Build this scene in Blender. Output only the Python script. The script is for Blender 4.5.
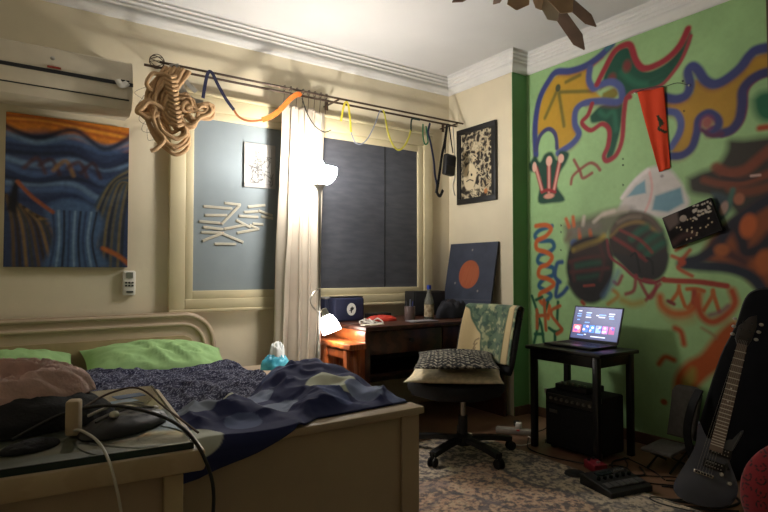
import bpy, bmesh, math, random
import numpy as np
from mathutils import Vector, Matrix, Euler

for o in list(bpy.data.objects):
    bpy.data.objects.remove(o, do_unlink=True)
C = bpy.context.scene.collection
S = bpy.context.scene
R = math.radians

# ---------------------------------------------------------------- camera, world, exposure
cam = bpy.data.cameras.new('camera'); cam.lens = 26.06; cam.sensor_width = 36.0; cam.clip_start = 0.02
cam_o = bpy.data.objects.new('camera', cam); C.objects.link(cam_o)
cam_o.location = (0, 0, 1.1); cam_o.rotation_euler = (R(90 + 1.65), 0, R(-34.6))
S.camera = cam_o
w = bpy.data.worlds.new('world'); S.world = w; w.use_nodes = True
w.node_tree.nodes['Background'].inputs[0].default_value = (0.02, 0.022, 0.03, 1)
w.node_tree.nodes['Background'].inputs[1].default_value = 0.3
S.view_settings.view_transform = 'Standard'; S.view_settings.look = 'None'
S.view_settings.gamma = 1.0; S.view_settings.use_curve_mapping = False
S.view_settings.exposure = 1.15
LAMP_COL = (1.0, 0.95, 0.89)
BULB_E = 470.0; BOWL_E = 44.0; BOWL_IN = 8.0; READ_W = 0.8; READ_E = 10.0

# ---------------------------------------------------------------- helpers
def lin(c):
    r = []
    for x in c[:3]:
        x = x / 255.0
        r.append(x / 12.92 if x <= 0.04045 else ((x + 0.055) / 1.055) ** 2.4)
    return r
MC = {}
def mat(name, rgb, rough=0.6, metal=0.0, var=0.08, scale=12.0, bump=0.0, bscale=60.0, emit=0.0, ecol=None, alpha=1.0, spec=0.5, kind='noise', rgb2=None, sheen=0.0, stretch=(1, 1, 1), trans=0.0):
    """procedural material: base colour with object-space noise variation and optional bump"""
    if name in MC: return MC[name]
    m = bpy.data.materials.new(name); m.use_nodes = True
    nt = m.node_tree; b = nt.nodes['Principled BSDF']
    c = lin(rgb)
    tc = nt.nodes.new('ShaderNodeTexCoord'); mp = nt.nodes.new('ShaderNodeMapping')
    nt.links.new(tc.outputs['Object'], mp.inputs[0]); mp.inputs['Scale'].default_value = stretch
    if kind == 'wave':
        n = nt.nodes.new('ShaderNodeTexWave'); n.inputs['Scale'].default_value = scale; n.inputs['Distortion'].default_value = 6; n.inputs['Detail'].default_value = 3
        out = n.outputs['Fac']
    elif kind == 'voronoi':
        n = nt.nodes.new('ShaderNodeTexVoronoi'); n.inputs['Scale'].default_value = scale; out = n.outputs['Distance']
    else:
        n = nt.nodes.new('ShaderNodeTexNoise'); n.inputs['Scale'].default_value = scale; n.inputs['Detail'].default_value = 5
        out = n.outputs['Fac']
    nt.links.new(mp.outputs[0], n.inputs['Vector'])
    rp = nt.nodes.new('ShaderNodeValToRGB')
    c2 = lin(rgb2) if rgb2 else [min(1, x * (1 + var)) for x in c]
    c1 = c if rgb2 else [x * (1 - var) for x in c]
    rp.color_ramp.elements[0].color = (*c1, 1); rp.color_ramp.elements[1].color = (*c2, 1)
    rp.color_ramp.elements[0].position = 0.35; rp.color_ramp.elements[1].position = 0.65
    nt.links.new(out, rp.inputs[0]); nt.links.new(rp.outputs[0], b.inputs['Base Color'])
    b.inputs['Roughness'].default_value = rough; b.inputs['Metallic'].default_value = metal
    b.inputs['Specular IOR Level'].default_value = spec; b.inputs['Alpha'].default_value = alpha
    b.inputs['Transmission Weight'].default_value = trans
    if sheen: b.inputs['Sheen Weight'].default_value = sheen
    if emit:
        b.inputs['Emission Color'].default_value = (*(ecol or (1, 1, 1)), 1); b.inputs['Emission Strength'].default_value = emit
    if bump:
        n2 = nt.nodes.new('ShaderNodeTexNoise'); n2.inputs['Scale'].default_value = bscale; n2.inputs['Detail'].default_value = 4
        nt.links.new(mp.outputs[0], n2.inputs['Vector'])
        bp = nt.nodes.new('ShaderNodeBump'); bp.inputs['Strength'].default_value = bump; bp.inputs['Distance'].default_value = 0.004
        nt.links.new(n2.outputs['Fac'], bp.inputs['Height']); nt.links.new(bp.outputs[0], b.inputs['Normal'])
    MC[name] = m; return m
def cmat(name, rough=0.7, emit=0.0, bump=0.0, bscale=80.0, spec=0.4, sheen=0.0):
    """paint / print material: colour read from the mesh's own 'paint' colour attribute"""
    if name in MC: return MC[name]
    m = bpy.data.materials.new(name); m.use_nodes = True
    nt = m.node_tree; b = nt.nodes['Principled BSDF']
    a = nt.nodes.new('ShaderNodeVertexColor'); a.layer_name = 'paint'
    nt.links.new(a.outputs['Color'], b.inputs['Base Color'])
    b.inputs['Roughness'].default_value = rough; b.inputs['Specular IOR Level'].default_value = spec
    if sheen: b.inputs['Sheen Weight'].default_value = sheen
    if emit:
        nt.links.new(a.outputs['Color'], b.inputs['Emission Color']); b.inputs['Emission Strength'].default_value = emit
    if bump:
        n2 = nt.nodes.new('ShaderNodeTexNoise'); n2.inputs['Scale'].default_value = bscale; n2.inputs['Detail'].default_value = 4
        tc = nt.nodes.new('ShaderNodeTexCoord'); nt.links.new(tc.outputs['Object'], n2.inputs['Vector'])
        bp = nt.nodes.new('ShaderNodeBump'); bp.inputs['Strength'].default_value = bump; bp.inputs['Distance'].default_value = 0.004
        nt.links.new(n2.outputs['Fac'], bp.inputs['Height']); nt.links.new(bp.outputs[0], b.inputs['Normal'])
    MC[name] = m; return m

ORG = {}
def tag(o, label=None, cat=None, group=None, kind=None):
    if label: o['label'] = label
    if cat: o['category'] = cat
    if group: o['group'] = group
    if kind: o['kind'] = kind
    return o
def thing(name, label, cat, loc, group=None):
    o = bpy.data.objects.new(name, None); C.objects.link(o); o.location = loc; o.empty_display_size = 0.05
    ORG[o.name] = Vector(loc)
    return tag(o, label, cat, group)
def finish(o, me, parent, origin, smooth):
    if parent is not None:
        org = ORG[parent.name]; o.parent = parent
    else:
        org = Vector(origin) if origin is not None else Vector((0, 0, 0)); o.location = org
    ORG[o.name] = org
    me.transform(Matrix.Translation(-org))
    if smooth is not None:
        me.polygons.foreach_set('use_smooth', [True] * len(me.polygons))
        if smooth < 179: me.set_sharp_from_angle(angle=R(smooth))
    C.objects.link(o)
    return o
def autoorg(me):
    n = len(me.vertices); a = np.empty(n * 3); me.vertices.foreach_get('co', a); a = a.reshape(-1, 3)
    return ((a[:, 0].min() + a[:, 0].max()) / 2, (a[:, 1].min() + a[:, 1].max()) / 2, a[:, 2].min())

class MB:
    def __init__(s, T=None):
        s.bm = bmesh.new(); s.T = T or Matrix.Identity(4)
    def _add(s, tmp, M):
        me = bpy.data.meshes.new('tmp'); tmp.to_mesh(me); tmp.free(); me.transform(s.T @ M); s.bm.from_mesh(me); bpy.data.meshes.remove(me)
        return s
    def box(s, c, d, rot=(0, 0, 0), bev=0.0, seg=2):
        t = bmesh.new(); bmesh.ops.create_cube(t, size=1.0)
        bmesh.ops.scale(t, vec=d, verts=t.verts)
        if bev: bmesh.ops.bevel(t, geom=list(t.edges), offset=min(bev, min(d) * 0.49), segments=seg, profile=0.5, affect='EDGES')
        return s._add(t, Matrix.Translation(c) @ Euler(rot).to_matrix().to_4x4())
    def span(s, a, b, bev=0.0):
        c = [(a[i] + b[i]) / 2 for i in range(3)]; d = [abs(a[i] - b[i]) for i in range(3)]
        return s.box(c, d, bev=bev)
    def cyl(s, p0, p1, r0, r1=None, n=20, bev=0.0):
        p0 = Vector(p0); p1 = Vector(p1); r1 = r0 if r1 is None else r1
        d = p1 - p0; L = d.length
        t = bmesh.new(); bmesh.ops.create_cone(t, cap_ends=True, cap_tris=False, segments=n, radius1=max(r0, 1e-5), radius2=max(r1, 1e-5), depth=L)
        if bev: bmesh.ops.bevel(t, geom=[e for e in t.edges if len(e.link_faces) == 2 and any(len(f.verts) > 4 for f in e.link_faces)], offset=bev, segments=2, affect='EDGES')
        q = Vector((0, 0, 1)).rotation_difference(d.normalized()).to_matrix().to_4x4()
        return s._add(t, Matrix.Translation((p0 + p1) / 2) @ q)
    def ell(s, c, r, rot=(0, 0, 0), u=20, v=12):
        t = bmesh.new(); bmesh.ops.create_uvsphere(t, u_segments=u, v_segments=v, radius=1.0)
        bmesh.ops.scale(t, vec=r, verts=t.verts)
        return s._add(t, Matrix.Translation(c) @ Euler(rot).to_matrix().to_4x4())
    def lathe(s, prof, M=None, n=28, caps=True):
        t = bmesh.new(); rings = []
        for r, z in prof:
            rings.append([t.verts.new((max(r, 1e-4) * math.cos(2 * math.pi * k / n), max(r, 1e-4) * math.sin(2 * math.pi * k / n), z)) for k in range(n)])
        for a, b in zip(rings, rings[1:]):
            for k in range(n): t.faces.new((a[k], a[(k + 1) % n], b[(k + 1) % n], b[k]))
        if caps:
            t.faces.new(rings[0][::-1]); t.faces.new(rings[-1])
        return s._add(t, M if M is not None else Matrix.Identity(4))
    def prism(s, poly, th, M=None, bev=0.0):
        """polygon in local xy extruded along +z by th"""
        t = bmesh.new()
        a = [t.verts.new((x, y, 0)) for x, y in poly]; b = [t.verts.new((x, y, th)) for x, y in poly]
        f0 = t.faces.new(a[::-1]); f1 = t.faces.new(b); n = len(poly)
        for k in range(n): t.faces.new((a[k], a[(k + 1) % n], b[(k + 1) % n], b[k]))
        if bev:
            es = list(f0.edges) + list(f1.edges)
            bmesh.ops.bevel(t, geom=es, offset=bev, segments=3, profile=0.5, affect='EDGES')
        bmesh.ops.recalc_face_normals(t, faces=t.faces)
        return s._add(t, M if M is not None else Matrix.Identity(4))
    def tube(s, pts, r, n=8, smooth=0, flat=None, face=None):
        """tube along a polyline; flat=(w,t) gives a ribbon of that section"""
        if smooth: pts = crom(pts, smooth)
        P = [Vector(p) for p in pts]; t = bmesh.new(); N = len(P)
        tg = [(P[min(i + 1, N - 1)] - P[max(i - 1, 0)]).normalized() for i in range(N)]
        up = Vector((0, 0, 1)) if abs(tg[0].z) < 0.9 else Vector((0, 1, 0))
        nrm = (up - tg[0] * up.dot(tg[0])).normalized(); rings = []
        for i in range(N):
            if i: nrm = (nrm - tg[i] * nrm.dot(tg[i])); nrm = nrm.normalized() if nrm.length > 1e-6 else tg[i].orthogonal().normalized()
            if face is not None: nrm = (Vector(face) - tg[i] * tg[i].dot(Vector(face))).normalized()
            bn = tg[i].cross(nrm); rr = r[i * len(r) // N] if isinstance(r, (list, tuple)) else r
            ring = []
            for k in range(n):
                a = 2 * math.pi * k / n
                if flat: o_ = bn * (flat[0] / 2 * max(-1, min(1, 1.35 * math.cos(a)))) + nrm * (flat[1] / 2 * max(-1, min(1, 1.35 * math.sin(a))))
                else: o_ = bn * (rr * math.cos(a)) + nrm * (rr * math.sin(a))
                ring.append(t.verts.new(P[i] + o_))
            rings.append(ring)
        for a, b in zip(rings, rings[1:]):
            for k in range(n): t.faces.new((a[k], a[(k + 1) % n], b[(k + 1) % n], b[k]))
        t.faces.new(rings[0][::-1]); t.faces.new(rings[-1])
        return s._add(t, Matrix.Identity(4))
    def build(s, name, m, parent=None, smooth=35, origin='auto'):
        me = bpy.data.meshes.new(name); s.bm.to_mesh(me); s.bm.free(); me.materials.append(m)
        o = bpy.data.objects.new(name, me)
        return finish(o, me, parent, autoorg(me) if (origin == 'auto' and parent is None) else origin, smooth)
def crom(pts, k):
    P = [Vector(p) for p in pts]; out = []
    for i in range(len(P) - 1):
        p0 = P[max(i - 1, 0)]; p1 = P[i]; p2 = P[i + 1]; p3 = P[min(i + 2, len(P) - 1)]
        for j in range(k):
            t = j / k
            out.append(0.5 * ((2 * p1) + (p2 - p0) * t + (2 * p0 - 5 * p1 + 4 * p2 - p3) * t * t + (3 * p1 - p0 - 3 * p2 + p3) * t ** 3))
    out.append(P[-1]); return out
def gridobj(name, V, m, parent=None, col=None, smooth=180, closed=False, solid=0.0, origin='auto', flip=False):
    """V: (n,m,3) array of points -> one mesh; col: (n,m,3) linear colours"""
    V = np.asarray(V, dtype=np.float64); n, k = V.shape[:2]
    me = bpy.data.meshes.new(name); me.vertices.add(n * k); me.vertices.foreach_set('co', V.reshape(-1))
    idx = np.arange(n * k).reshape(n, k)
    if closed: idx = np.concatenate([idx, idx[:, :1]], axis=1)
    a, b, c, d = idx[:-1, :-1], idx[:-1, 1:], idx[1:, 1:], idx[1:, :-1]
    q = np.stack([a, d, c, b] if flip else [a, b, c, d], axis=-1).reshape(-1, 4)
    me.loops.add(q.size); me.loops.foreach_set('vertex_index', q.reshape(-1).astype(np.int32))
    me.polygons.add(len(q)); me.polygons.foreach_set('loop_start', np.arange(0, q.size, 4, dtype=np.int32))
    me.polygons.foreach_set('loop_total', np.full(len(q), 4, dtype=np.int32))
    me.update(calc_edges=True); me.materials.append(m)
    if col is not None:
        ca = me.color_attributes.new('paint', 'FLOAT_COLOR', 'POINT')
        cc = np.ones((n * k, 4)); cc[:, :3] = np.asarray(col).reshape(-1, 3); ca.data.foreach_set('color', cc.reshape(-1))
    o = bpy.data.objects.new(name, me)
    finish(o, me, parent, autoorg(me) if (origin == 'auto' and parent is None) else origin, smooth)
    if solid:
        md = o.modifiers.new('thickness', 'SOLIDIFY'); md.thickness = abs(solid); md.offset = -1 if solid > 0 else 1
    return o
def vnoise(x, y, seed=0):
    x = np.asarray(x, float); y = np.asarray(y, float)
    rs = np.random.RandomState(seed); L = rs.rand(64, 64)
    xi = np.floor(x).astype(int); yi = np.floor(y).astype(int); fx = x - xi; fy = y - yi
    fx = fx * fx * (3 - 2 * fx); fy = fy * fy * (3 - 2 * fy)
    g = lambda a, b: L[a % 64, b % 64]
    return (g(xi, yi) * (1 - fx) + g(xi + 1, yi) * fx) * (1 - fy) + (g(xi, yi + 1) * (1 - fx) + g(xi + 1, yi + 1) * fx) * fy
def fbm(x, y, seed=0, o=4):
    r = 0; a = 0.5; f = 1.0
    for k in range(o):
        r = r + a * vnoise(x * f + 7.3 * k, y * f + 3.1 * k, seed + k); a *= 0.5; f *= 2.03
    return r / (1 - 0.5 ** o)
class Raster:
    """flat paint: colours on a regular grid of a surface, in metres"""
    def __init__(s, x0, x1, y0, y1, res, base):
        s.nx = max(2, int(round((x1 - x0) / res)) + 1); s.ny = max(2, int(round((y1 - y0) / res)) + 1)
        s.X, s.Y = np.meshgrid(np.linspace(x0, x1, s.nx), np.linspace(y0, y1, s.ny), indexing='ij')
        s.c = np.empty((s.nx, s.ny, 3)); s.c[:] = lin(base)
    def mix(s, mask, rgb, sl=None):
        m = mask[..., None]
        if sl is None: s.c = s.c * (1 - m) + np.array(lin(rgb)) * m
        else: s.c[sl] = s.c[sl] * (1 - m) + np.array(lin(rgb)) * m
    def _sl(s, lo, hi, pad):
        xs = s.X[:, 0]; ys = s.Y[0]
        return (slice(np.searchsorted(xs, lo[0] - pad), np.searchsorted(xs, hi[0] + pad)), slice(np.searchsorted(ys, lo[1] - pad), np.searchsorted(ys, hi[1] + pad)))
    def _dist(s, P, sl):
        X = s.X[sl]; Y = s.Y[sl]; D = np.full(X.shape, 1e9)
        for (ax, ay), (bx, by) in zip(P, P[1:]):
            dx, dy = bx - ax, by - ay; L = dx * dx + dy * dy + 1e-12
            t = np.clip(((X - ax) * dx + (Y - ay) * dy) / L, 0, 1)
            D = np.minimum(D, (X - ax - t * dx) ** 2 + (Y - ay - t * dy) ** 2)
        return np.sqrt(D)
    def stroke(s, pts, wd, rgb, soft=0.3, a=1.0, k=6):
        P = [(v[0], v[1]) for v in crom([(p[0], p[1], 0) for p in pts], k)] if (k and len(pts) > 2) else pts
        A = np.array(P); sl = s._sl(A.min(0), A.max(0), wd)
        if s.X[sl].size == 0: return
        d = s._dist(P, sl); s.mix(a * np.clip((wd / 2 - d) / (soft * wd) + 0.5, 0, 1), rgb, sl)
    def poly(s, pts, rgb, soft=0.01, a=1.0, k=0):
        P = [(v[0], v[1]) for v in crom([(p[0], p[1], 0) for p in list(pts) + [pts[0]]], k)] if k else list(pts) + [pts[0]]
        A = np.array(P); sl = s._sl(A.min(0), A.max(0), soft * 2)
        if s.X[sl].size == 0: return
        X = s.X[sl]; Y = s.Y[sl]; ins = np.zeros(X.shape, bool)
        for (ax, ay), (bx, by) in zip(P, P[1:]):
            c = ((ay > Y) != (by > Y)) & (X < (bx - ax) * (Y - ay) / ((by - ay) or 1e-9) + ax); ins ^= c
        d = s._dist(P, sl) * np.where(ins, 1, -1)
        s.mix(a * np.clip(d / soft + 0.5, 0, 1), rgb, sl)
    def ell(s, c, r, rgb, ang=0.0, soft=0.15, a=1.0):
        ca, sa = math.cos(ang), math.sin(ang); x = s.X - c[0]; y = s.Y - c[1]
        q = np.sqrt(((x * ca + y * sa) / r[0]) ** 2 + ((-x * sa + y * ca) / r[1]) ** 2)
        s.mix(a * np.clip((1 - q) / soft + 0.5, 0, 1), rgb)
    def grain(s, amt, f, seed=0):
        s.c = np.clip(s.c * (1 + amt * (fbm(s.X * f, s.Y * f, seed)[..., None] - 0.5) * 2), 0, 1)
def pillow(name, T, a, b, h, m, seed=0, n=30, wr=0.012, parent=None, colf=None, flat=0.75, soft=False):
    s = np.linspace(-1, 1, n); U, W = np.meshgrid(s, s, indexing='ij')
    e = ((1 - np.abs(U) ** 3) * (1 - np.abs(W) ** 3)).clip(0) ** 0.5
    if soft: e = ((1 - np.abs(U) ** 2.4) * (1 - np.abs(W) ** 2.0)).clip(0) ** 0.62
    X = a * U * (1 - 0.07 * (1 - W ** 2)); Y = b * W * (1 - 0.07 * (1 - U ** 2))
    nz = (np.abs(fbm(U * 3.2 + 3 + W, W * 2.2, seed) - 0.5) * 2)
    top = h * e + wr * (0.5 - nz) * 2 * e; bot = -h * flat * e
    V1 = np.stack([X, Y, top], -1); V2 = np.stack([X, Y, bot], -1)
    # one closed surface: walk over the top and back underneath
    V = np.concatenate([V1, V2[::-1][1:-1]], 0); V = np.concatenate([V, V[:1]], 0)
    sh = V.shape; Q = np.c_[V.reshape(-1, 3), np.ones(sh[0] * sh[1])] @ np.array(T).T
    col = None
    if colf is not None:
        c1 = colf(U, W); col = np.concatenate([c1, c1[::-1][1:-1]], 0); col = np.concatenate([col, col[:1]], 0)
    return gridobj(name, Q[:, :3].reshape(sh), m, parent, col)
def heap(name, c, rx, ry, H, m, seed=0, amp=0.35, freq=2.5, rot=0.0, parent=None, nr=18, na=56, power=0.5, edge=0.12, stretch=1.0):
    """soft crumpled pile of cloth with closed underside"""
    r = np.linspace(0.02, 1, nr) ** 0.8; A = np.linspace(0, 2 * math.pi, na, endpoint=False)
    RR, AA = np.meshgrid(r, A, indexing='ij')
    er = 1 + edge * (fbm(np.cos(AA) * 1.7 + 5, np.sin(AA) * 1.7 + 5, seed + 9) - 0.5) * 2
    x = RR * np.cos(AA) * er; y = RR * np.sin(AA) * er
    wx = x + 0.35 * fbm(x * 1.5 + 9, y * 1.5, seed + 3); wy = y + 0.35 * fbm(x * 1.5, y * 1.5 + 9, seed + 4)
    fold = 1 - np.abs(fbm(wx * freq, wy * freq * stretch, seed, 3) - 0.5) * 4
    z = H * (1 - RR ** 2.5).clip(0) ** power * (1 + amp * (fold - 0.4)) 
    z = np.maximum(z, 0.002)
    ca, sa = math.cos(rot), math.sin(rot); X = x * rx; Y = y * ry
    V = np.stack([c[0] + X * ca - Y * sa, c[1] + X * sa + Y * ca, c[2] + z], -1)
    lo = V[-1:].copy(); lo[..., 2] = c[2]; ce = np.repeat(np.array([[[c[0], c[1], c[2]]]]), na, 1)
    ct = np.repeat(V[:1].mean(1, keepdims=True), na, 1)
    return gridobj(name, np.concatenate([ct, V, lo, ce], 0), m, parent, closed=True)
def frame_mat(o, ex, ey):
    ex = Vector(ex).normalized(); ey = Vector(ey); ey = (ey - ex * ey.dot(ex)).normalized(); ez = ex.cross(ey)
    M = Matrix((ex, ey, ez)).transposed().to_4x4(); M.translation = Vector(o); return M

# ---------------------------------------------------------------- materials
CREAM = mat('wall_cream_paint', (216, 205, 178), 0.75, var=0.04, scale=3, bump=0.15, bscale=30)
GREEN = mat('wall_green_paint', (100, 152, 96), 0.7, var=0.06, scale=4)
CEIL = mat('ceiling_white_paint', (216, 217, 218), 0.85, var=0.02, scale=3)
PLAST = mat('cornice_white_plaster', (228, 227, 224), 0.7, var=0.03, scale=5)
FLOORM = mat('floor_brown_tile', (120, 88, 66), 0.45, var=0.15, scale=6)
WINF = mat('window_cream_frame', (204, 192, 156), 0.5, var=0.04, scale=5)
BEDM = mat('bed_cream_lacquer', (182, 162, 138), 0.5, var=0.05, scale=6)
BLACK = mat('black_plastic', (22, 22, 24), 0.5, var=0.2)
BLACKG = mat('black_gloss', (14, 14, 15), 0.25, var=0.2)
BLACKF = mat('black_fabric', (20, 20, 23), 0.9, var=0.25, scale=40, bump=0.4, bscale=200)
DWOOD = mat('desk_dark_wood', (70, 36, 22), 0.4, kind='wave', rgb2=(52, 25, 16), scale=3, stretch=(1, 6, 6), bump=0.05)
OWOOD = mat('desk_orange_wood', (150, 78, 34), 0.38, kind='wave', rgb2=(128, 62, 26), scale=2.5, stretch=(6, 6, 1))
STEEL = mat('brushed_steel', (176, 172, 164), 0.32, metal=0.9, var=0.03)
WHITEP = mat('white_plastic', (224, 220, 210), 0.4, var=0.02)
CABLEB = mat('black_cable', (15, 15, 16), 0.5, var=0.1)
CABLEW = mat('white_cable', (205, 200, 190), 0.5, var=0.03)
RODM = mat('curtain_rod_dark_metal', (70, 54, 42), 0.45, metal=0.4, var=0.1)

# ---------------------------------------------------------------- the room
XC, XG, YB, YS, ZC = 3.25, 3.415, 3.70, 2.957, 2.78
XL, YF = -.48, -1.8
def slab(name, a, b, m): return tag(MB().span(a, b).build(name, m, smooth=None), kind='structure')
slab('floor', (XL - .1, YF - .1, -.1), (XG + .25, YB + .15, 0), FLOORM)
slab('ceiling', (XL - .1, YF - .1, ZC), (XG + .25, YB + .15, ZC + .1), CEIL)
slab('wall_back', (XL, YB, 0), (XC, YB + .15, ZC), CREAM)
slab('wall_left', (XL - .1, YF, 0), (XL, YB + .15, ZC), CREAM)
slab('wall_front', (XL - .1, YF - .1, 0), (XG + .25, YF, ZC), CREAM)
slab('wall_corner_column', (XC + .002, YS + .004, 0), (XG + .25, YB + .15, ZC), CREAM)
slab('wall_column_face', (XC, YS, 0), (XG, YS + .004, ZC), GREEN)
WR = slab('wall_right', (XG + .002, YF, 0), (XG + .25, YS, ZC), mat('wall_green_plain', (152, 188, 132), 0.7, var=0.03))
# cornice: stepped moulding swept along the wall tops
CP = [(0, -.125), (.012, -.125), (.014, -.112), (.036, -.094), (.056, -.072), (.050, -.070), (.050, -.064), (.066, -.062), (.070, -.050), (.064, -.048), (.064, -.042), (.086, -.040), (.090, -.028), (.084, -.026), (.084, -.021), (.106, -.019), (.110, -.008), (.104, -.006), (.126, -.003), (.126, 0)]
def cornice(name, path):
    # path: list of (x,y) wall points and inward miter offsets (dx,dy) per metre of projection
    V = np.array([[(px + dx * d, py + dy * d, ZC + z) for (d, z) in CP] for (px, py, dx, dy) in path])
    return tag(gridobj(name, V, PLAST, smooth=None), kind='structure')
cornice('trim_6', [(XL, YF, 1, 0), (XL, YB, 1, -1)])
cornice('trim_1', [(XL, YB, 1, -1), (XC, YB, -1, -1)])
cornice('trim_2', [(XC, YB, -1, -1), (XC, YS, -1, -1)])
cornice('trim_3', [(XC, YS, -1, -1), (XG, YS, -1, -1)])
cornice('trim_4', [(XG, YS, -1, -1), (XG, YF, -1, 0)])
slab('baseboard_right', (XG - .012, 1.30, 0), (XG, YS - .001, .07), mat('baseboard_brown', (92, 66, 48), .5))
slab('baseboard_column', (XC, YS - .012, 0), (XG - .013, YS - .0005, .07), MC['baseboard_brown'])
slab('trim_5', (XG - .03, 1.18, 0), (XG, 1.268, 2.62), mat('door_brown_wood', (86, 58, 38), .45, kind='wave', rgb2=(70, 46, 30), scale=3, stretch=(6, 6, 1)))

# mural on the green wall ---------------------------------------------------
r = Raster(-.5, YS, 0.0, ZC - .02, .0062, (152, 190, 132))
def px(Y): return (3.4 * .568 + Y * .823) / 556.0
BLUE, RED, YEL, DGR = (54, 64, 124), (150, 40, 52), (186, 146, 42), (18, 76, 58)
def st(pts, wpx, rgb, soft=.35, a=1.0):
    r.stroke(pts, 1.3 * wpx * px(pts[len(pts) // 2][0]), rgb, soft, a)
def sh(pts, wpx, rgb):
    st([(p[0] + .004, p[1] - .017) for p in pts], wpx * .8, (128, 48, 66), .9, .55); st(pts, wpx, rgb)
def fl(pts, rgb, soft=.02, a=1.0, k=4): r.poly(pts, rgb, soft, a, k)
def eo(c, rp, rgb, ang=0, soft=.2, a=1.0):
    p = px(c[0]); fy = 0.62 + 0.25 * (c[0] - 1.3) / 1.6 ; r.ell(c, (rp[0] * p * (1.9 - fy), rp[1] * p), rgb, ang, soft, a)
YEL2 = (172, 132, 40)
fl([(2.845, 2.341), (2.777, 2.480), (2.673, 2.573), (2.531, 2.576), (2.413, 2.555), (2.398, 2.478), (2.366, 2.398), (2.319, 2.342), (2.288, 2.292), (2.449, 2.312), (2.517, 2.278), (2.527, 2.170), (2.502, 2.092), (2.616, 2.011), (2.661, 2.011), (2.678, 2.128), (2.751, 2.196), (2.818, 2.164), (2.867, 2.190)], YEL)
fl([(2.303, 2.366), (2.255, 2.492), (2.178, 2.586), (2.111, 2.604), (2.062, 2.568), (2.028, 2.477), (1.974, 2.401), (1.901, 2.392), (1.811, 2.421), (1.735, 2.484), (1.686, 2.559), (1.681, 2.502), (1.730, 2.408), (1.799, 2.323), (1.876, 2.276), (1.976, 2.277), (2.066, 2.282), (2.123, 2.257), (2.159, 2.341), (2.226, 2.387)], DGR)
fl([(2.385, 2.203), (2.304, 2.254), (2.227, 2.256), (2.138, 2.247), (2.140, 2.119), (2.171, 1.990), (2.217, 1.876), (2.263, 1.870), (2.246, 1.970), (2.245, 2.074), (2.275, 2.136), (2.369, 2.150)], DGR)
fl([(2.280, 2.339), (2.196, 2.351), (2.167, 2.302), (2.212, 2.273), (2.288, 2.299)], (120, 112, 40), .02)
st([(2.135, 2.443), (2.051, 2.351), (1.955, 2.311), (1.863, 2.323)], 5, (38, 112, 84), .8, .6)
st([(2.305, 2.212), (2.259, 2.174), (2.198, 2.187), (2.185, 2.061)], 4, (38, 112, 84), .8, .6)
st([(1.799, 2.380), (1.748, 2.439)], 4, (24, 40, 40), .8, .7)
st([(1.711, 2.488), (1.761, 2.405), (1.824, 2.343), (1.928, 2.316)], 5, DGR, .7); eo((2.099, 2.472), (4, 6), (140, 36, 44), 0, .9, .7); eo((2.210, 2.424), (4, 5), (130, 40, 44), 0, .9, .7)
for q in ([(2.638, 2.442), (2.366, 2.376)], [(2.674, 2.445), (2.779, 2.279)], [(2.647, 2.430), (2.605, 2.180)], [(2.584, 2.502), (2.463, 2.519)]): st(q, 3, (96, 96, 40), .6, .85)
eo((2.656, 2.477), (3, 4), (70, 76, 52), 0, .4)
st([(2.284, 2.592), (2.348, 2.563), (2.397, 2.535)], 3, (160, 50, 50), .6, .8)
sh([(2.207, 2.657), (2.300, 2.605), (2.421, 2.571), (2.548, 2.574), (2.673, 2.603), (2.747, 2.549), (2.815, 2.467), (2.855, 2.359), (2.876, 2.207), (2.868, 2.010)], 5.2, BLUE)
sh([(2.380, 2.545), (2.390, 2.461), (2.350, 2.393), (2.287, 2.404), (2.210, 2.396), (2.151, 2.345), (2.138, 2.274), (2.175, 2.250), (2.304, 2.289), (2.424, 2.306), (2.500, 2.274), (2.510, 2.174), (2.477, 2.094), (2.537, 2.033), (2.661, 1.989)], 5.6, (72, 84, 140))
st([(2.868, 2.049), (2.828, 2.150), (2.751, 2.188), (2.687, 2.137), (2.670, 2.028)], 3.6, (60, 60, 104))
fl([(2.819, 2.071), (2.799, 2.137), (2.742, 2.164), (2.696, 2.109), (2.697, 2.033), (2.763, 2.007)], (152, 190, 132), .015)
eo((2.442, 2.238), (4, 6), (152, 190, 132), 0, .3)
st([(2.192, 2.666), (2.245, 2.636)], 3, (40, 110, 120), .7)
st([(2.326, 2.415), (2.270, 2.497), (2.193, 2.597), (2.119, 2.620), (2.069, 2.597), (2.035, 2.492), (1.987, 2.425), (1.914, 2.415), (1.823, 2.438), (1.747, 2.494), (1.698, 2.576)], 5.2, RED)
st([(1.681, 2.527), (1.730, 2.414), (1.799, 2.330), (1.876, 2.276), (1.976, 2.277), (2.066, 2.288), (2.109, 2.260)], 2.8, (150, 56, 62), .5)
st([(2.080, 2.259), (2.109, 2.246), (2.125, 2.149), (2.142, 1.984), (2.187, 1.891), (2.255, 1.862), (2.278, 1.900), (2.246, 1.970), (2.237, 2.072), (2.290, 2.125), (2.370, 2.100), (2.418, 2.125), (2.451, 2.175), (2.401, 2.214), (2.367, 2.284)], 4, (150, 44, 54))
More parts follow.
